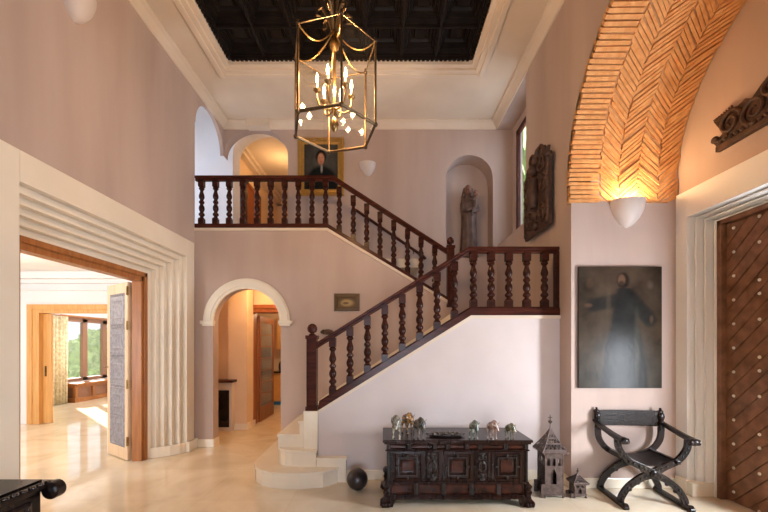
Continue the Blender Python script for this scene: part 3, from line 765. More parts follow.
for t_ in (.15, .85):
    x = -.52+t_*1.28; z = 4.26-t_*.88
    MB().tube([(x,YB,z-.06),(x,YB-.06,z-.06),(x,YB-.09,z-.02)], .01).build('bracket', AGED, hr)
MB().box(1.02, 1.06, YA+.2, YA+.25, ZLAND, 2.4).build('skirt', CREAM, st)

# carved ornament low on the arch wall, behind the newel
m = MB(); m.ball((0,0,0), (.11,.03,.045))
for i in range(7): m.ball((-.09+.03*i, -.02, .02*math.sin(i*1.9)), (.022,.02,.028), 8, 6)
o = blend(m.build('carved_ornament', CARVED, loc=((327-384)*6.05/370, YA-.03, 1.68+13*6.05/370)), .008, 1)
tag(o, 'small brown carved wood ornament on the wall behind the newel post', 'ornament')

# ------------------------------------------------------------------ pictures
def fr_(a, b, t): return tuple(a[i]+(b[i]-a[i])*t for i in range(3))
def sm(e0, e1, x): t = max(0, min(1, (x-e0)/(e1-e0))); return t*t*(3-2*t)
def el(u, v, cu, cv, ru, rv, soft=.25): d = math.hypot((u-cu)/ru, (v-cv)/rv); return 1-sm(1-soft, 1+soft, d)
def big_pic(u, v):
    nz = noise.fractal(Vector((u*5, v*7, 1)), 1, 2, 4)
    c = fr_((.085,.055,.032), (.055,.040,.028), sm(.3,.9,v)); c = fr_(c, (.12,.075,.045), .5*el(u, v, .5, .88, .35, .2, .6))
    c = fr_(c, (.06,.06,.05), (1-sm(.1,.5,v))*.6)
    half = .09+ (0.80-v)*.30 if v > .45 else .20+(.45-v)*.22
    cx = .55
    if v < .82: c = fr_(c, (.022,.022,.020), (1-sm(half-.04, half+.03, abs(u-cx)))*.9)
    for t in range(12):      # arms
        a = t/11; c = fr_(c, (.03,.026,.022), .8*el(u, v, .45-.30*a, .72-.04*a, .055, .05, .5)); c = fr_(c, (.03,.028,.024), .8*el(u, v, .62+.24*a, .74-.18*a, .07, .06, .5))
    c = fr_(c, (.16,.09,.055), .8*el(u, v, .115, .680, .045, .016, .5)); c = fr_(c, (.13,.08,.05), .8*el(u, v, .875, .565, .022, .030, .5))
    c = fr_(c, (.025,.016,.012), el(u, v, .535, .885, .075, .065)); c = fr_(c, (.17,.09,.05), .9*el(u, v, .515, .89, .045, .045)); c = fr_(c, (.035,.022,.016), .8*el(u, v, .515, .855, .035, .028))
    c = fr_(c, (.11,.085,.05), .5*el(u, v, .36, .6, .03, .2, .7)*sm(.4,.8,v))
    c = fr_(c, (.15,.085,.05), .6*el(u, v, .13, .86, .04, .035, .6)); c = fr_(c, (.14,.10,.08), .6*el(u, v, .86, .85, .035, .03, .6))
    c = fr_(c, (.09,.085,.06), .5*el(u, v, .70, .35, .03, .25, .8))
    return tuple(max(.003, x*.62*(1+nz*.45)) for x in c)
pt = tag(empty('oil_painting', (0,0,0)), 'large dark unframed oil painting of a robed figure on the pier', 'painting')
pt.location = ((619.5-384)*4.33/370, YP-.003, 1.68-43*4.33/370)
W_, H_ = 83*4.32/370, 121.5*4.32/370
MB().box(-W_/2, W_/2, -.03, 0, 0, H_).build('stretcher', BLACKW, pt, bevel=.002)
canvas('canvas', W_, H_, big_pic, pt, -.032, 90, 120)
def portrait(u, v):
    nz = noise.fractal(Vector((u*6, v*6, 5)), 1, 2, 3)
    c = fr_((.020,.018,.015), (.075,.07,.06), el(u, v, .55, .6, .5, .45, .9))
    c = fr_(c, (.010,.012,.012), el(u, v, .52, .10, .46, .42, .12))
    c = fr_(c, (.012,.008,.006), el(u, v, .50, .72, .15, .15, .2)); c = fr_(c, (.46,.22,.13), el(u, v, .50, .675, .095, .125, .2))
    c = fr_(c, (.30,.12,.07), .5*el(u, v, .50, .62, .09, .05, .5)); c = fr_(c, (.05,.025,.02), .7*el(u, v, .46, .70, .02, .012)); c = fr_(c, (.05,.025,.02), .7*el(u, v, .54, .70, .02, .012))
    c = fr_(c, (.35,.33,.30), .8*el(u, v, .52, .46, .03, .09, .4)); c = fr_(c, (.28,.12,.08), .8*el(u, v, .50, .56, .045, .03, .4)); c = fr_(c, (.22,.06,.04), .8*el(u, v, .5, .615, .03, .012, .5))
    return tuple(max(.003, x*(1+nz*.25)) for x in c)
def frame_ring(m, w, h, t, chain):
    pass
def framed(name, loc, w, h, t, fmat, fn, label, nu=50, nv=60, dep=.05):
    p = tag(empty(name, loc), label, 'painting')
    m = MB()
    # outer frame as nested rings
    vs = []; 
    o_ = (0, 0, h/2)
    m.rings(o_, (1,0,0), (0,0,1), (0,-1,0), w/2, h/2, [(0,0),(0,dep*.7),(t*.15,dep),(t*.35,dep),(t*.5,dep*.6),(t*.75,dep*.75),(t*.9,dep*.5),(t,dep*.35),(t,0)], cap=False)
    f = m.build('frame', fmat, p, smooth=True, angle=25)
    c = canvas('canvas', w-2*t+.01, h-2*t+.01, fn, p, -dep*.3, nu, nv); c.location.z = t-.005
    return p
framed('portrait_painting', ((320.7-384)*7.15/370, YB-.002, 4.58), .90, 1.12, .125, GOLD, portrait, 'gilt-framed portrait of a dark-coated man on the gallery wall')
def small_pic(u, v):
    c = fr_((.16,.10,.05), (.10,.07,.04), v); c = fr_(c, (.42,.30,.14), el(u, v, .52, .45, .32, .30, .5)); c = fr_(c, (.10,.055,.03), .8*el(u, v, .45, .42, .16, .12, .3))
    return c
framed('small_painting', ((346.8-384)*6.1/370, YA-.002, 1.68+34*6.1/370), .42, .285, .06, mat('bronze_frame', (.13,.085,.045), .45, .4), small_pic, 'small landscape painting in a bronze frame on the wall beside the stairs', 30, 20, .03)

# ------------------------------------------------------------------ sconces
def sconce(loc, rz, label, s=1.0):
    t = tag(empty('wall_sconce', loc, rz), label, 'sconce', 'white bowl wall sconces')
    # half bowl, flat back on local y=0, opening upward, bulging to -y
    vs = []; fs = []; n_, k_ = 14, 20
    H = .31*s; R = .20*s
    for shell, off in ((0, 0), (1, .012)):
        for i in range(n_+1):
            a = i/n_; r = (R-off)*math.sin(a*PI/2)**.58 ; z = -H*(1-a)+off*(1-a)
            z += .0
            for k in range(k_+1):
                th = PI*k/k_
                vs.append((r*math.cos(th)*1.0, -r*math.sin(th)*.95, z+.02*s*(abs(math.cos(th))**3)*a))
    row = k_+1; sh = (n_+1)*row
    for b0 in (0, sh):
        for i in range(n_):
            for k in range(k_): fs.append((b0+i*row+k, b0+i*row+k+1, b0+(i+1)*row+k+1, b0+(i+1)*row+k))
    for k in range(k_): fs.append((n_*row+k, n_*row+k+1, sh+n_*row+k+1, sh+n_*row+k))
    MB().add(vs, fs).build('bowl', SCONCE, t, smooth=True)
    MB().lathe([(.02,-.16*s),(.02,-.06*s),(.028,-.05*s),(.034,-.02*s),(.02,.0)], (0,-.08*s,0), 10).build('lamp_bulb', SCONCE, t, smooth=True)
    MB().box(-.05*s, .05*s, -.01, 0, -.2*s, -.05*s).build('back_plate', SCONCE, t)
    return t
sconce(((627.5-384)*4.33/370, YP, 3.355), 0, 'white bowl sconce glowing below the brick arch', .98)
sconce(((367.3-384)*7.1/370, YB, 5.20), 0, 'unlit white bowl sconce on the gallery back wall', .80)
sconce((XL, 3.72, 5.22), PI/2, 'unlit white bowl sconce high on the left wall', .95)

# ------------------------------------------------------------------ statue
m = MB(); prof = [(.20,0),(.205,.06),(.19,.2),(.175,.45),(.165,.7),(.17,.85),(.175,.98),(.16,1.08),(.11,1.17),(.06,1.21)]
vs = []; fs = []; sg = 48
for r, z in prof:
    for k in range(sg):
        a = 2*PI*k/sg; fold = 1+.07*math.sin(a*9+z*2)*(1-z/1.4)+.04*math.sin(a*5+1.3)
        vs.append((r*fold*math.cos(a), r*fold*.72*math.sin(a), z))
for i in range(len(prof)-1):
    for k in range(sg): k2 = (k+1) % sg; fs.append((i*sg+k, i*sg+k2, (i+1)*sg+k2, (i+1)*sg+k))
fs.append(tuple(range(sg-1,-1,-1))); fs.append(tuple((len(prof)-1)*sg+k for k in range(sg)))
m.add(vs, fs)
m.ball((-.02,.01,1.30), (.095,.095,.125)); m.tube([(-.09,0,1.36),(-.12,.03,1.2),(-.16,.02,1.0)], [.04,.05,.03]); m.tube([(.06,.02,1.36),(.09,.04,1.2),(.12,.03,1.0)], [.035,.045,.03])
m.tube([(-.15,-.02,1.05),(-.17,-.08,.88),(-.06,-.16,.86),(.05,-.15,.90)], [.055,.05,.035,.03])
m.tube([(.14,-.02,1.05),(.19,-.08,.90),(.12,-.15,.84),(.04,-.17,.84)], [.055,.05,.035,.03])
m.tube([(.10,-.13,.90),(.11,-.13,1.05),(.10,-.12,1.13)], [.06,.065,.04]); m.tube([(.10,-.13,.92),(.04,-.19,.86),(.02,-.19,.74)], [.04,.03,.022])
m.tube([(.12,-.13,1.07),(.05,-.17,1.06),(-.02,-.16,1.10)], [.025,.02,.015]); m.lathe([(.22,-.06),(.22,0),(.2,.01)], (0,0,0), 20)
sroot = tag(empty('madonna_statue', (1.69, YB+.17, NZ0+.065)), 'carved wooden standing statue holding a child in the wall niche', 'statue')
m.v = [(p[0]*.86, p[1], p[2]) for p in m.v]
b = blend(m.build('robed_body', STATUE, sroot), .012, 3)
MB().ball((-.02,-.045,1.30), (.068,.068,.095)).ball((-.02,-.112,1.29), (.014,.016,.024)).tube([(-.04,-.108,1.255),(.0,-.108,1.255)], .008).build('face', STATUESKIN, sroot, smooth=True, angle=180)
MB().ball((.10,-.14,1.20), (.052,.055,.062)).ball((.095,-.195,1.195), .011).build('child_head', STATUESKIN, sroot, smooth=True, angle=180)

# ------------------------------------------------------------------ carved panel on right wall
cp = tag(empty('relief_panel', (XR, 5.14, 3.23)), 'tall dark carved wooden relief panel with scrolled crest on the right wall', 'carving')
m = MB()
w2 = .42
ol = [(-w2,.0),(w2,.0),(w2,.12),(w2-.03,.2),(w2-.03,.85),(w2+.02,.95),(w2-.02,1.02),(.33,1.02),(.36,1.12),(.27,1.10),(.22,1.2),(.12,1.16),(.05,1.27),(-.05,1.27),(-.12,1.16),(-.22,1.2),(-.27,1.10),(-.36,1.12),(-.33,1.02),(-w2+.02,1.02),(-w2-.02,.95),(-w2+.03,.85),(-w2+.03,.2),(-w2,.12)]
ol = [(y_, z_*.93) for y_, z_ in ol]
m.prism(ol, 'yz', -.085, -.045)
m.box(-.05, 0, -.3, -.2, .1, .95); m.box(-.05, 0, .2, .3, .1, .95)
m.build('backboard', CARVED, cp, bevel=.006)
m = MB()
def relief(m, pts2, r, xo=-.09):
    m.tube([(xo, p[0], p[1]) for p in pts2], r, 6)
for s in (-1, 1):
    for c, r0, r1, a0, tr in (((.18*s,.25),.14,.02,-PI/2,1.6*s),((.22*s,.60),.13,.02,PI/2,-1.6*s),((.18*s,.90),.12,.02,0,1.5*s),((.13*s,1.08),.09,.015,-PI/2,1.3*s)):
        relief(m, spiral(c, r0, r1, a0, tr), [.026-.016*i/22 for i in range(23)])
    relief(m, [(.38*s,.05),(.39*s,.3),(.37*s,.6),(.39*s,.85)], .022)
    for k in range(9): m.ball((-.09, .37*s, .06+k*.1), (.03,.035,.04), 8, 6)
for k in range(7): m.ball((-.10, 0, .10+k*.15), (.045,.055,.06), 8, 6)
m.tube([(-.12,0,.35),(-.14,0,.55),(-.12,0,.75)], [.05,.09,.05], 10); m.ball((-.13,0,.86), .07)
rl = m.build('relief', CARVED, cp, smooth=True, angle=60)

# scroll crest on the entrance wall
sc = tag(empty('carved_crest', (XO-.001, 3.15, 3.66)), 'dark carved wooden scroll crest mounted above the entrance door', 'carving')
m = MB(); m.box(-.05, 0, -.68, .66, 0, .055)
m.prism([(-.66,.05),(-.70,.12),(-.60,.16),(-.64,.24),(-.70,.34),(-.58,.36),(-.48,.33),(-.36,.36),(-.30,.32),(-.2,.40),(-.1,.46),(0,.48),(.1,.46),(.2,.40),(.30,.32),(.36,.36),(.48,.33),(.58,.36),(.70,.34),(.64,.24),(.60,.16),(.70,.12),(.66,.05)], 'yz', -.035, 0)
m.build('backboard', CARVED, sc, bevel=.006)
m = MB()
for s in (-1, 1):
    for c, r0, r1, a0, tr in (((.50*s,.22),.12,.02,PI,-1.7*s),((.26*s,.20),.13,.02,-PI/2,1.6*s),((.10*s,.33),.09,.015,-PI/2,1.5*s)):
        relief(m, spiral(c, r0, r1, a0, tr), [.024-.015*i/22 for i in range(23)], -.045)
    for k in range(8): relief(m, [(.45*s+.02*k*s, .30), (.47*s+.026*k*s, .33), (.48*s+.028*k*s,.37-.004*k)], [.012,.016,.006], -.05)
    m.ball((-.05, .66*s, .13), (.03,.04,.035)); relief(m, [(.66*s,.10),(.60*s,.09),(.52*s,.10)], .02, -.045)
for k in range(5): m.ball((-.06, 0, .1+k*.085), (.04,.05,.045), 8, 6)
for k in range(22): m.ball((-.055, -.60+k*.057, .075), (.02,.024,.02), 6, 5)
m.build('relief', CARVED, sc, smooth=True, angle=60)

# ------------------------------------------------------------------ lantern chandelier
CX, CY = -.49, 3.66; ZB0, ZT0 = 3.80, 4.60; RL = .42
ch = tag(empty('lantern_chandelier', (CX, CY, ZB0)), 'large hexagonal glass and brass lantern with lit candle bulbs', 'chandelier')
ang = [math.radians(-14+60*k) for k in range(6)]
V = [(RL*math.cos(a), RL*math.sin(a)) for a in ang]; HT = ZT0-ZB0
for i in range(6):
    x, y = V[i]; x2, y2 = V[(i+1) % 6]
    MB().tube([(x,y,0),(x,y,HT)], .011, 8).build('post', AGED, ch, smooth=True)
    MB().tube([(x,y,0),(x2,y2,0)], .014, 6).build('lower_rim', AGED, ch, smooth=True)
    MB().tube([(x,y,HT),(x2,y2,HT)], .006, 6).build('upper_rim', AGED, ch, smooth=True)
    MB().add([(x,y,.01),(x2,y2,.01),(x2,y2,HT-.01),(x,y,HT-.01)], [(0,1,2,3)]).build('glass_pane', LGLASS, ch)
    MB().ball((x,y,0), .024).build('corner_ball', AGED, ch, smooth=True, angle=180); MB().lathe([(.001,-.02),(.018,-.008),(.018,.008),(.008,.02),(.012,.032),(.001,.044)], (x,y,HT), 10).build('corner_finial', AGED, ch, smooth=True, angle=180)
    pts = []
    for k in range(15):
        t = k/14; pts.append((x*(1-t), y*(1-t), HT+.20*t*t*1.0-.10*math.sin(PI*t)*(1-.3*t)))
    MB().tube(pts, .009, 6, flat=(1,.6)).build('swag_arm', BRASS, ch, smooth=True)
m = MB().tube([(0,0,.05),(0,0,.9),(0,0,1.3)], .014, 8).lathe([(.001,-.02),(.03,.01),(.045,.06),(.03,.10),(.015,.13)], (0,0,0), 12).lathe([(.015,.78),(.04,.81),(.05,.85),(.03,.90),(.015,.92)], (0,0,0), 12)
m.build('stem', BRASS, ch, smooth=True)
for i in range(6):
    a = math.radians(16+60*i); c_, s_ = math.cos(a), math.sin(a)
    m = MB()
    P = [(.0,.14),(.04,.10),(.10,.09),(.155,.13),(.17,.20),(.17,.26)]
    m.tube([(r*c_, r*s_, z+.10) for r, z in P], .008, 6); m.lathe([(.012,.34),(.035,.36),(.038,.37),(.014,.375)], (.17*c_, .17*s_, 0), 10)
    arm = m.build('candle_arm', BRASS, ch, smooth=True)
    MB().lathe([(.012,.37),(.012,.44)], (.17*c_, .17*s_, 0), 8).build('candle', SCONCE, arm, smooth=True)
    MB().lathe([(.008,.44),(.012,.46),(.013,.48),(.008,.51),(.002,.535)], (.17*c_, .17*s_, 0), 10).build('bulb', BULB, arm, smooth=True)
for i in range(6):
    a = math.radians(16+60*i); c_, s_ = math.cos(a), math.sin(a)
    q = [(.02,.98),(.06,1.10),(.12,1.18),(.17,1.16),(.17,1.10),(.13,1.09),(.125,1.13)]
    q2 = [(.02,1.12),(.05,1.26),(.09,1.32),(.12,1.29),(.10,1.26)]
    m = MB().tube([(r*c_, r*s_, z) for r, z in q], [.016,.018,.017,.014,.012,.010,.006], 6).tube([(r*c_, r*s_, z) for r, z in q2], [.014,.015,.013,.01,.006], 6)
    m.build('crown_scroll', AGED, ch, smooth=True)
m = MB(); z = 1.30; k = 0
while ZB0+z < ZC+.14:
    m.tube([(0.016*math.cos(a)*(1 if k % 2 else 0), .016*math.cos(a)*(0 if k % 2 else 1), z+.028+.028*math.sin(a)) for a in [j*PI/5 for j in range(11)]], .005, 5); z += .045; k += 1
m.build('chain', AGED, ch)
MB().lathe([(.001,2.2),(.06,2.22),(.07,2.26),(.07,2.32)], (0,0,0), 14).build('ceiling_rose', AGED, ch, smooth=True)

# ------------------------------------------------------------------ chest
cw, cd = 1.46, .54
cx = .762; fy = 3.85
cs = tag(empty('carved_chest', (cx, fy, 0)), 'long dark carved wooden chest on scroll feet against the stair wall', 'chest')
m = MB(); hw = cw/2
m.box(-hw, hw, .0, cd, .09, .655); m.build('body', CHESTW, cs, bevel=.004)
m = MB().box(-hw-.045, hw+.045, -.05, cd+.01, .672, .70).box(-hw-.03, hw+.03, -.035, cd+.005, .652, .674)
m.build('lid', CHESTW, cs, bevel=.008)
m = MB().box(-hw-.012, hw+.012, -.018, 0, .578, .595).box(-hw-.02, hw+.02, -.026, 0, .585, .592).box(-hw-.012, hw+.012, -.018, 0, .242, .262).box(-hw-.03, hw+.03, -.035, .0, .085, .11).box(-hw-.02,hw+.02,-.022,0,.108,.125)
m.build('moulding', CHESTW, cs, bevel=.004)
# frieze and base panels
fx = [-hw+.01, -.50, -.235, -.10, .10, .235, .50, hw-.01]
for i in range(7):
    a, b = fx[i]+.018, fx[i+1]-.018
    MB().rings(((a+b)/2, 0, .623), (1,0,0), (0,0,1), (0,-1,0), (b-a)/2, .024, [(0,0),(.0,.006),(.006,.012),(.012,.005)]).build('frieze_panel', CHESTP, cs)
def triglyph(m, x, z0, z1, n_=3, w=.007):
    for k in range(n_): m.tube([(x+(k-(n_-1)/2)*w*2, -.012, z0), (x+(k-(n_-1)/2)*w*2, -.012, z1)], w*.85, 6)
bx_ = [-hw+.02, -.43, -.145, .145, .43, hw-.02]
for x, z0, z1, nn in [(x, .598, .650, 3) for x in fx[1:-1]+[-hw+.014, hw-.014]]+[(x, .128, .240, 3) for x in bx_[1:-1]]+[(x, .128, .575, 2) for x in (-hw+.012, hw-.012)]:
    m = MB(); triglyph(m, x, z0, z1, nn); m.box(x-nn*.007, x+nn*.007, -.006, 0, z0, z1); m.build('fluted_strip', CHESTHI, cs, smooth=True, angle=60)
for i in range(5):
    a, b = bx_[i]+.022, bx_[i+1]-.022
    MB().rings(((a+b)/2, 0, .184), (1,0,0), (0,0,1), (0,-1,0), (b-a)/2, .05, [(0,0),(0,.008),(.008,.012),(.014,.005)]).build('base_panel', CHESTP, cs)
for x in (-.515, 0, .515):
    p = MB().rings((x, 0, .42), (1,0,0), (0,0,1), (0,-1,0), .155, .152, [(0,0),(0,.012),(.02,.014),(.03,.004),(.055,.004),(.058,.024),(.072,.024),(.078,.008),(.085,.008)]).build('square_panel', CHESTW, cs)
    MB().rings((x, -.0085, .42), (1,0,0), (0,0,1), (0,-1,0), .072, .069, [(0,0),(.01,.005),(.02,.003)]).build('burl_inlay', CHESTP, p)
    m = MB()
    for s in (-1, 1):
        m.ball((x, -.022, .42+s*.112), (.010,.010,.018), 8, 6); m.ball((x+s*.112, -.022, .42), (.014,.010,.010), 8, 6)
    m.rings((x, -.022, .42), (1,0,0), (0,0,1), (0,-1,0), .100, .097, [(0,0),(0,.004),(.008,.004),(.008,0)], cap=False)
    m.build('raised_rim', CHESTHI, p)
for x in (-.258, .258):
    p = MB().rings((x, 0, .42), (1,0,0), (0,0,1), (0,-1,0), .075, .152, [(0,0),(0,.010),(.012,.014),(.018,.004),(.024,.004)]).build('narrow_panel', CHESTW, cs)
    m = MB()
    for s in (-1, 1):
        for q in (-1, 1):
            m.tube([(a_, -.018, b_) for a_, b_ in spiral((x+q*.024, .42+s*.095), .030, .005, PI/2*s, 1.3*q*s)], .006, 5)
            m.tube([(x+q*.01,-.016,.42+s*.05),(x+q*.035,-.02,.42+s*.02),(x+q*.03,-.016,.42)], .007, 5)
        m.ball((x, -.02, .42+s*.10), (.014,.012,.03), 8, 6); m.ball((x, -.018, .42+s*.135), (.03,.01,.012), 8, 6)
    m.build('scroll_relief', CHESTHI, p, smooth=True)
for sx in (-1, 1):
    for sy in (0, 1):
        y0 = -.02 if sy == 0 else cd-.08
        m = MB(); X = lambda a: sx*(hw+a)
        outline = [(-.10,.09),(-.07,.04),(-.06,0),(.05,0),(.075,.02),(.07,.05),(.04,.07),(.03,.10),(.03,.19),(.045,.215),(.02,.24),(-.01,.24),(-.02,.12)]
        poly = [(X(a), z) for a, z in outline]
        m.prism(poly, 'xz', y0, y0+.09)
        for k in range(3): m.ball((X(.045-.03*k), y0-.012, .028), (.020,.026,.028), 8, 6)
        m.tube([(X(a_), y0-.008, b_) for a_, b_ in spiral((.01,.16), .035, .006, PI/2, 1.4)], .009, 5)
        m.build('foot', CHESTW, cs, smooth=True, angle=35)

# figurines on the chest
GL = lambda n_, a, b: mat(n_, a, .25, .15, b, 22, 3, lo=.44, hi=.56, coat=.4)
CT = .7005
def bull(px, ytop, ybase, rz, m_, label, w=1.0):
    D = .98*370/(ybase-345); x = (px-384)*D/370; h = (ybase-ytop)*D/370
    m = MB()   # facing -y ; unit height 1
    for sx in (-1, 1):
        for y, hh in ((-.28, .52), (.30, .50)):
            m.tube([(sx*.13*w, y, 0), (sx*.13*w, y+.0, .10), (sx*.12*w, y+.02, .30), (sx*.10*w, y+.02, hh)], [.045,.034,.045,.10], 8)
            m.ball((sx*.13*w, y-.02, .03), (.06,.075,.035), 8, 6)
    m.tube([(0,.42,.60),(0,.2,.62),(0,-.05,.66),(0,-.28,.72),(0,-.42,.68)], [.13,.20*w,.21*w,.22*w,.15], 12)
    m.ball((0,-.22,.84), (.12,.18,.11))
    m.tube([(0,-.36,.76),(0,-.52,.66),(0,-.66,.50)], [.15,.12,.07], 10); m.ball((0,-.68,.47), (.07,.06,.06))
    for sx in (-1, 1):
        m.tube([(sx*.07,-.50,.76),(sx*.17,-.52,.80),(sx*.19,-.54,.90)], [.035,.028,.01], 7); m.ball((sx*.14,-.46,.70), (.07,.03,.035), 8, 6)
    m.tube([(0,.50,.66),(0,.56,.50),(0,.55,.25)], [.03,.02,.03], 6)
    m.v = [(p[0]*h*.95, p[1]*h*.58, p[2]*h*1.03) for p in m.v]
    o = m.build('animal_figurine', m_, loc=(x, 3.80+ (D-3.80), CT)); o.rotation_euler = (0, 0, rz)
    blend(o, h*.018, 1)
    return tag(o, label, 'figurine', 'glazed animal figurines on the chest')
G1 = GL('green_glaze', (.09,.09,.07), (.33,.31,.25)); G2 = GL('amber_glaze', (.40,.20,.06), (.07,.05,.035)); G3 = GL('dark_glaze', (.03,.03,.025), (.16,.13,.10))
G4 = GL('teal_glaze', (.05,.065,.05), (.22,.22,.18)); G5 = GL('rust_glaze', (.20,.10,.07), (.38,.30,.25)); G6 = GL('olive_glaze', (.05,.055,.03), (.20,.16,.08))
bull(396.5, 413.5, 439, -.1, G1, 'grey-green glazed animal figurine at the left end of the chest')
bull(407, 411.5, 433, .75, G2, 'amber and brown glazed animal figurine, middle one of the left-hand trio', 1.1)
bull(418.5, 416, 439, .65, G3, 'dark brown glazed animal figurine just left of the dish')
bull(473.5, 419, 439, .25, G4, 'dark green glazed animal figurine just right of the dish')
bull(492, 419, 439, .6, G5, 'rust and white glazed animal figurine between the green and the olive ones')
bull(509.5, 422, 438.5, .7, G6, 'olive glazed animal figurine at the right end of the chest')
D = .98*370/(437-345.0); dxp = (446-384)*D/370
ds = tag(empty('oval_dish', (dxp, D+.04, CT)), 'low dark oval dish of stones in the middle of the chest', 'dish')
m = MB(); vs = []; fs = []; pr = [(.13,.0),(.17,.004),(.19,.018),(.195,.022),(.185,.022),(.14,.010),(.05,.009)]; sg = 32
for r, z in pr:
    for k in range(sg): a = 2*PI*k/sg; vs.append((r*math.cos(a)*(1+.03*math.sin(6*a)), r*.42*math.sin(a), z+ (.006*math.sin(8*a) if z > .03 else 0)))
for i in range(len(pr)-1):
    for k in range(sg): k2 = (k+1) % sg; fs.append((i*sg+k, i*sg+k2, (i+1)*sg+k2, (i+1)*sg+k))
fs.append(tuple(range(sg-1,-1,-1))); fs.append(tuple((len(pr)-1)*sg+k for k in range(sg)))
m.add(vs, fs).build('bowl', DARKIRON, ds, smooth=True)
for s in (-1, 1): MB().tube([(s*.19,-.02,.02),(s*.205,0,.026),(s*.19,.02,.02)], .007, 6).build('handle', DARKIRON, ds, smooth=True)
STONE = mat('veined_stone', (.05,.04,.035), .4, 0, (.38,.32,.26), 40, 3, lo=.5, hi=.62)
me0 = None
for i in range(9):
    a = (i-4)/4
    if me0 is None:
        me0 = MB().ball((0,0,0), (.030,.020,.016), 10, 7).build('dish_stone', STONE, smooth=True, angle=180)
        o = me0
    else:
        o = me0.copy(); COL.objects.link(o)
    o.location = (dxp+a*.125, D+.04+.018*((i % 2)*2-1), CT+.026+.004*(i % 3)); o.rotation_euler = (0,0,i*.9)
    tag(o, 'mottled stone lying in the oval dish', 'stone', 'stones in the oval dish')

# ------------------------------------------------------------------ ball
tag(MB().ball((0,0,.122), .122, 32, 20).build('iron_ball', DARKIRON, smooth=True, angle=180, loc=((357.3-384)*4.30/370, 4.30, 0)), 'dark metal ball on the floor beside the bottom steps', 'ball')

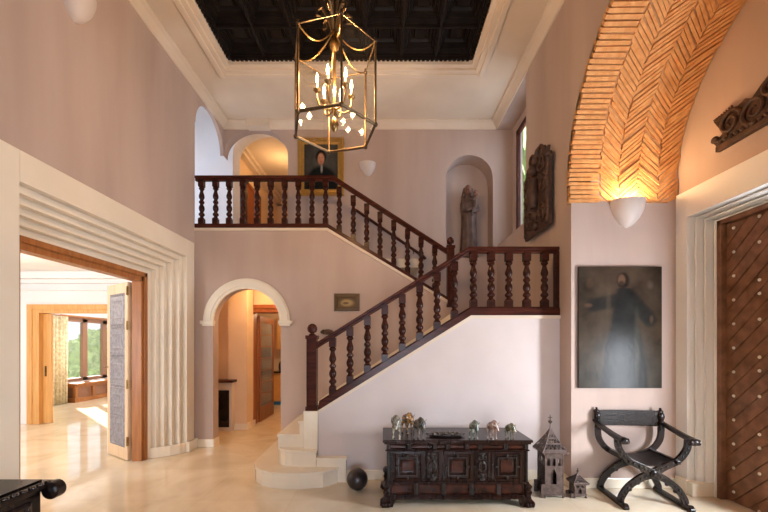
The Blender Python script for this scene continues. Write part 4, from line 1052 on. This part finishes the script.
# ------------------------------------------------------------------ metal lanterns
def tower(loc, w, hb, hr, label, name='metal_lantern', fin=.12, n_arch=3):
    t = tag(empty(name, loc), label, 'lantern', 'pierced metal tower lanterns on the floor'); h2 = w/2
    m = MB()
    for sx in (-1, 1):
        for sy in (-1, 1): m.box(sx*h2-sx*.012, sx*h2, sy*h2-sy*.012, sy*h2, 0, hb); m.ball((sx*h2, sy*h2, .01), .012, 6, 5)
    for z0, z1, e in ((.03,.045,.008),(hb*.28,hb*.30,.004),(hb-.02,hb,.012)):
        m.box(-h2-e, h2+e, -h2-e, -h2+.01, z0, z1); m.box(-h2-e, h2+e, h2-.01, h2+e, z0, z1); m.box(-h2-e, -h2+.01, -h2, h2, z0, z1); m.box(h2-.01, h2+e, -h2, h2, z0, z1)
    m.build('corner_frame', IRON, t, bevel=.002)
    # pierced walls: front/back/left/right with real openings
    for ax in range(4):
        m = MB(); R_ = Matrix.Rotation(ax*PI/2, 3, 'Z')
        k = MB(); y = -h2+.004
        zt0, zt1 = hb*.70, hb*.86
        k.box(-h2+.01, h2-.01, y, y+.004, .045, hb*.28)
        # door opening with pointed arch in the lower middle
        dw = w*.13
        k.prism([(-h2+.01,hb*.3),(-dw,hb*.3),(-dw,hb*.52),(0,hb*.62),(0,zt0-.002),(-h2+.01,zt0-.002)], 'xz', y, y+.004)
        k.prism([(h2-.01,hb*.3),(dw,hb*.3),(dw,hb*.52),(0,hb*.62),(0,zt0-.002),(h2-.01,zt0-.002)], 'xz', y, y+.004)
        cw_ = (w-.02)/n_arch
        for j in range(n_arch):
            x0 = -h2+.01+j*cw_; q = cw_*.28; xm = x0+cw_/2
            k.prism([(x0,zt0-.002),(xm-q,zt0-.002)]+[(xm-q,zt1-q)]+arc(xm, zt1-q, q, q, PI, 0, 6)+[(xm+q,zt0-.002),(x0+cw_,zt0-.002),(x0+cw_,hb-.02),(x0,hb-.02)], 'xz', y, y+.004)
        for j in range(5): k.ball((-h2+.03+j*(w-.06)/4, y, .16*hb), .006, 6, 4)
        k.tube([(-dw,y-.003,hb*.32),(-dw,y-.003,hb*.52),(0,y-.003,hb*.63),(dw,y-.003,hb*.52),(dw,y-.003,hb*.32)], .004, 5)
        m.add([tuple(R_ @ Vector(p)) for p in k.v], k.f); m.build('pierced_wall', IRON, t)
    # roof of four pierced triangles
    ov = w*.68; ap = hb+hr
    for ax in range(4):
        R_ = Matrix.Rotation(ax*PI/2, 3, 'Z'); k = MB()
        A, B, C_ = Vector((-ov,-ov,hb+.0)), Vector((ov,-ov,hb)), Vector((0,0,ap))
        def P(u, v_):   # v up, u -1..1 with gentle concave sweep
            hh = v_; half = ov*((1-v_)**1.25); return Vector((u*half, -half, hb+hr*v_))
        k.tube([P(-1,j/10) for j in range(10)]+[C_], .005, 5); k.tube([P(-1,0), P(1,0)], .006, 5)
        # strips with gaps
        for v0, v1 in ((.0,.13),(.30,.37),(.52,.58),(.72,.98)):
            k.add([P(-1,v0),P(1,v0),P(1,v1),P(-1,v1)], [(0,1,2,3)])
        for v0, v1, nn in ((.13,.30,5),(.37,.52,4),(.58,.72,3)):
            for j in range(nn):
                ua = -1+2*j/nn; ub = ua+2/nn; um = (ua+ub)/2
                k.add([P(ua,v0),P(ua+.35/nn,v0),P(um,v1),P(um-.35/nn,v1)], [(0,1,2,3)]); k.add([P(ub-.35/nn,v0),P(ub,v0),P(um+.35/nn,v1),P(um,v1)], [(0,1,2,3)])
        for j in range(9): 
            u = -1+2*(j+.5)/9; q = P(u,0); k.add([q+Vector((-.01,0,0)), q+Vector((.01,0,0)), q+Vector((0,0,-.025*w/.2))], [(0,1,2)])
        o = MB().add([tuple(R_ @ Vector(p)) for p in k.v], k.f).build('roof_side', IRON, t); s_ = o.modifiers.new('s','SOLIDIFY'); s_.thickness = .003
    f = fin
    MB().lathe([(.006,ap-.01),(.006,ap+f*.25),(.022*w/.2,ap+f*.38),(.024*w/.2,ap+f*.46),(.006,ap+f*.56),(.005,ap+f*.85),(.001,ap+f)], (0,0,0), 10).box(-.022*w/.2,.022*w/.2,-.002,.002,ap+f*.72,ap+f*.77).build('finial', IRON, t, smooth=True)
    MB().box(-h2, h2, -h2, h2, .03, .036).build('base_plate', IRON, t)
    MB().box(-h2-.04,-h2,-h2+.0,-h2+.01,.0,hb*.3).build('side_bracket', IRON, t); MB().box(-h2-.04,-h2,h2-.01,h2,.0,hb*.27).build('side_bracket', IRON, t)
    return t
tower((1.868, 4.16, 0), .205, .505, .255, 'tall pierced metal tower lantern with pyramid roof beside the chest', fin=.14)
tower((2.155, 4.12, 0), .125, .165, .09, 'small pierced metal tower lantern next to the tall one', fin=.06, n_arch=2)

# ------------------------------------------------------------------ X-frame chair
chx = 2.785
cr_ = tag(empty('x_frame_armchair', (chx, 3.80, 0), -.085), 'black carved X-frame armchair with leather seat and back, facing the hall', 'chair')
def bez(pts, n_=8):
    out = []; P = [Vector(p) for p in pts]
    for i in range(len(P)-1):
        p0 = P[max(i-1,0)]; p1 = P[i]; p2 = P[i+1]; p3 = P[min(i+2, len(P)-1)]
        for k in range(n_):
            t = k/n_; out.append(.5*((2*p1)+(-p0+p2)*t+(2*p0-5*p1+4*p2-p3)*t*t+(-p0+3*p1-3*p2+p3)*t**3))
    out.append(P[-1]); return out
def strip(m, pts, y0, y1, r):
    """flat curved bar in the xz plane between y0 and y1, half-width r"""
    n_ = len(pts); L_, R_ = [], []
    for i, p in enumerate(pts):
        t = (pts[min(i+1,n_-1)]-pts[max(i-1,0)]).normalized(); nn = Vector((-t.z, 0, t.x)); rr = r if not callable(r) else r(i/(n_-1))
        L_.append(p+nn*rr); R_.append(p-nn*rr)
    vs = []; fs = []
    for i in range(n_):
        for q, yy in ((L_[i],y0),(R_[i],y0),(R_[i],y1),(L_[i],y1)): vs.append((q.x, yy, q.z))
    for i in range(n_-1):
        for k in range(4): k2 = (k+1) % 4; fs.append((i*4+k, i*4+k2, i*4+4+k2, i*4+4+k))
    fs.append((0,1,2,3)); e = (n_-1)*4; fs.append((e+3,e+2,e+1,e)); m.add(vs, fs)
for y, nm in ((.02, 'front'), (.44, 'rear')):
    for s in (-1, 1):
        top = .70 if y < .1 else .74
        pts = bez([(-.35*s,0,top),(-.335*s,0,.60),(-.25*s,0,.485),(-.10*s,0,.405),(0,0,.345),(.12*s,0,.29),(.235*s,0,.20),(.30*s,0,.10),(.315*s,0,.045)])
        m = MB(); o_ = .0 if s > 0 else .012
        strip(m, pts, y+o_, y+o_+.035, lambda t: .031+.012*math.exp(-((t-.5)/.12)**2))
        for k in range(4, len(pts)-3, 3):
            if y < .1: m.ball((pts[k].x, y-.004+o_, pts[k].z), (.012,.008,.012), 6, 4)
        # leaf cusps on inside of lower legs
        for k in (len(pts)-22, len(pts)-16):
            p = pts[k]; m.ball((p.x-.028*s, y+.02+o_, p.z-.02), (.022,.016,.020), 8, 6)
        m.build('curved_leg', BLACKW, cr_, bevel=.006)
    MB().lathe([(.001,-.028),(.018,-.026),(.022,-.018),(.036,-.014),(.042,-.006),(.042,.01)], (0,y,.345), 16, 'y').build('rosette', BLACKW, cr_, smooth=True)
for s in (-1, 1):
    m = MB(); m.prism([(-.07,0),(-.08,.03),(-.04,.06),(.02,.045),(.42,.045),(.50,.06),(.52,.03),(.52,0)], 'yz', s*.315-.028, s*.315+.028)
    m.build('runner', BLACKW, cr_, bevel=.008)
    # armrest: curved, with rolled hand end
    m = MB(); pts = bez([(s*.355,.50,.80),(s*.36,.36,.765),(s*.355,.18,.735),(s*.350,.02,.715),(s*.338,-.06,.712)])
    m.tube(pts, [.028+.012*(i/(len(pts)-1)) for i in range(len(pts))], 10, flat=(1.25,.75)); m.ball((s*.338,-.065,.705), (.046,.035,.034)); m.lathe([(.0,-.05),(.03,-.045),(.034,0),(.03,.045),(.0,.05)], (s*.338,-.06,.70), 12, 'x')
    m.build('armrest', BLACKW, cr_, smooth=True)
    # back upright with carved ear
    m = MB(); pts = bez([(s*.35,.455,.70),(s*.352,.475,.80),(s*.35,.485,.90)])
    m.tube(pts, .028, 8); m.ball((s*.35,.485,.905), (.034,.028,.032)); m.ball((s*.35,.485,.945), .014, 8, 6); m.ball((s*.35,.455,.86), (.032,.02,.05), 8, 6); m.ball((s*.35,.45,.795), (.028,.02,.03), 8, 6)
    m.build('back_post', BLACKW, cr_, smooth=True)
m = MB(); nn = 16; vs = []; fs = []
for i in range(nn+1):
    u = -1+2*i/nn; y = .475+.03*(1-u*u)
    for yy, z in ((y-.006,.745),(y-.006,.925),(y+.006,.925),(y+.006,.745)): vs.append((u*.345, yy, z))
for i in range(nn):
    for k in range(4): k2 = (k+1) % 4; fs.append((i*4+k, i*4+k2, i*4+4+k2, i*4+4+k))
fs += [(0,1,2,3), (nn*4+3,nn*4+2,nn*4+1,nn*4)]
m.add(vs, fs).build('backrest', LEATHER, cr_, smooth=True, angle=40)
m = MB(); vs = []; fs = []
for i in range(nn+1):
    u = -1+2*i/nn; z = .485-.055*(1-u*u)
    for yy, zz in ((.03,z-.008),(.03,z),(.47,z),(.47,z-.008)): vs.append((u*.235, yy, zz))
for i in range(nn):
    for k in range(4): k2 = (k+1) % 4; fs.append((i*4+k, i*4+k2, i*4+4+k2, i*4+4+k))
fs += [(0,1,2,3), (nn*4+3,nn*4+2,nn*4+1,nn*4)]
m.add(vs, fs).build('seat', LEATHER, cr_, smooth=True, angle=40)
for s in (-1, 1): MB().box(s*.25,s*.215,.0,.48,.455,.495).build('seat_rail', BLACKW, cr_, bevel=.006)
MB().tube([(0,.02,.345),(0,.46,.345)], .016, 8).build('pivot_bar', BLACKW, cr_, smooth=True)

# ------------------------------------------------------------------ dark carved bench at lower left
bn = tag(empty('carved_bench', (-2.55, 2.33, 0)), 'black carved wooden settle with rolled ends at the lower left corner', 'bench')
# local: x 0 = front-right end, extends toward -x and toward camera
m = MB(); m.box(-.34, .0, -1.1, .42, .05, .60); m.build('body', BLACKW, bn, bevel=.006)
m = MB(); m.box(-.42, .06, -1.2, .50, .625, .655).box(-.38, .03, -1.15, .46, .60, .63); m.build('top_board', BLACKW, bn, bevel=.006)
m = MB()
for k in range(26): m.ball((.045, -1.15+k*.063, .662), (.018,.024,.012), 6, 5)
m.box(-.06,-.03,-1.15,.46,.655,.668)
m.build('beaded_edge', BLACKW, bn)
MB().lathe([(.001,-.05),(.05,-.045),(.065,-.03),(.065,.04),(.05,.055),(.001,.06)], (.075,.44,.60), 18, 'y').build('scroll_end', BLACKW, bn, smooth=True)
m = MB().rings((0, -.34, .33), (0,1,0), (0,0,1), (1,0,0), .68, .22, [(0,0),(0,.012),(.02,.02),(.05,.004),(.12,.004),(.14,.016),(.17,.016)])
for k in range(5): m.tube([(.02, a_, b_) for a_, b_ in spiral((-.85+k*.27,.33), .08, .01, 0, 1.5)], .012, 5)
m.build('relief_front', BLACKW, bn)
for y in (-1.05, .37):
    for x in (-.30, -.04): MB().ball((0,0,.03), (.05,.05,.035), 10, 6).build('foot', BLACKW, bn, smooth=True, loc=(x, y, 0))

# ------------------------------------------------------------------ lights
def area(name, loc, rot, sx, sy, power, col, spread=None):
    l = bpy.data.lights.new(name, 'AREA'); l.shape = 'RECTANGLE'; l.size = sx; l.size_y = sy; l.energy = power; l.color = col
    if spread: l.spread = spread
    o = bpy.data.objects.new(name, l); COL.objects.link(o); o.location = loc; o.rotation_euler = rot; return o
def point(name, loc, power, col, r=.03):
    l = bpy.data.lights.new(name, 'POINT'); l.energy = power; l.color = col; l.shadow_soft_size = r
    o = bpy.data.objects.new(name, l); COL.objects.link(o); o.location = loc; return o
COOL = (.76,.86,1.0); WARM = (1,.60,.28)
for i, (a, b) in enumerate(wx):
    area('hall_window_light', ((a+b)/2, YN-.5, 1.45), (PI/2-.12, 0, 0), b-a, 2.3, 40*(b-a), COOL, 2.2)
area('salon_fill_area', (-6.6, .7, 1.6), (PI/2, 0, 0), 3.8, 2.0, 110, (.95,.97,1))  # unseen fill lamp at the near wall opening, added to light the salon
point('sunroom_fill_point', (-7.0, 11.0, 2.8), 120, (1,.96,.9), .3)  # unseen fill point, added to brighten the far room and its curtain
area('entrance_daylight', (XO+.45, 2.50, 1.25), (0, PI/2, 0), 1.0, .45, 105, (.86,.92,1))
area('stair_window_light', (XR+.75, 6.3, 4.8), (0, PI/2, 0), 2.0, 1.3, 26, COOL)
area('vestibule_window_light', (-5.1, 6.9, 4.8), (0, -PI/2, 0), 2.2, 1.4, 24, (.70,.80,1))
for i in range(6):
    a = math.radians(16+60*i); point('candle_light', (CX+.17*math.cos(a), CY+.17*math.sin(a), ZB0+.49), 33, WARM, .022)
point('sconce_light', ((627.5-384)*4.33/370, YP-.11, 3.33), 30, (1,.66,.32), .06)
point('corridor_light', (-2.2, 7.0, 2.75), 24, (1,.60,.27), .08)
point('kitchen_light', (-1.9, 9.4, 2.6), 30, (1,.72,.42), .1)
point('upper_corridor_light', (-2.6, 9.6, 6.0), 16, (1,.60,.26), .1)
point('salon_fill_point', (-6.3, 5.2, 2.7), 45, (1,.90,.78), .3)  # second unseen fill added for the salon, no fixture modelled
sun = bpy.data.lights.new('sun', 'SUN'); sun.energy = 26; sun.color = (1,.93,.82); sun.angle = .01
so = bpy.data.objects.new('sun', sun); COL.objects.link(so)
so.rotation_euler = Vector((.686,-.62,-.375)).to_track_quat('-Z', 'Y').to_euler()
w = bpy.data.worlds.new('sky'); scene.world = w; w.use_nodes = True
bg = w.node_tree.nodes['Background']; bg.inputs[0].default_value = (.72,.84,1,1); bg.inputs[1].default_value = 1.15

# ------------------------------------------------------------------ camera
cam = bpy.data.cameras.new('camera'); co = bpy.data.objects.new('camera', cam); COL.objects.link(co)
co.location = (0, 0, 1.68); co.rotation_euler = (PI/2, 0, 0); cam.sensor_width = 36; cam.lens = 370/768*36; cam.shift_y = 89/768; cam.clip_end = 200
scene.camera = co
scene.view_settings.view_transform = 'Standard'; scene.view_settings.look = 'None'; scene.view_settings.gamma = 1
scene.view_settings.exposure = 0.66
scene.cycles.max_bounces = 10; scene.cycles.diffuse_bounces = 5; scene.cycles.transparent_max_bounces = 16
scene.cycles.sample_clamp_indirect = 6; scene.cycles.caustics_reflective = False; scene.cycles.caustics_refractive = False
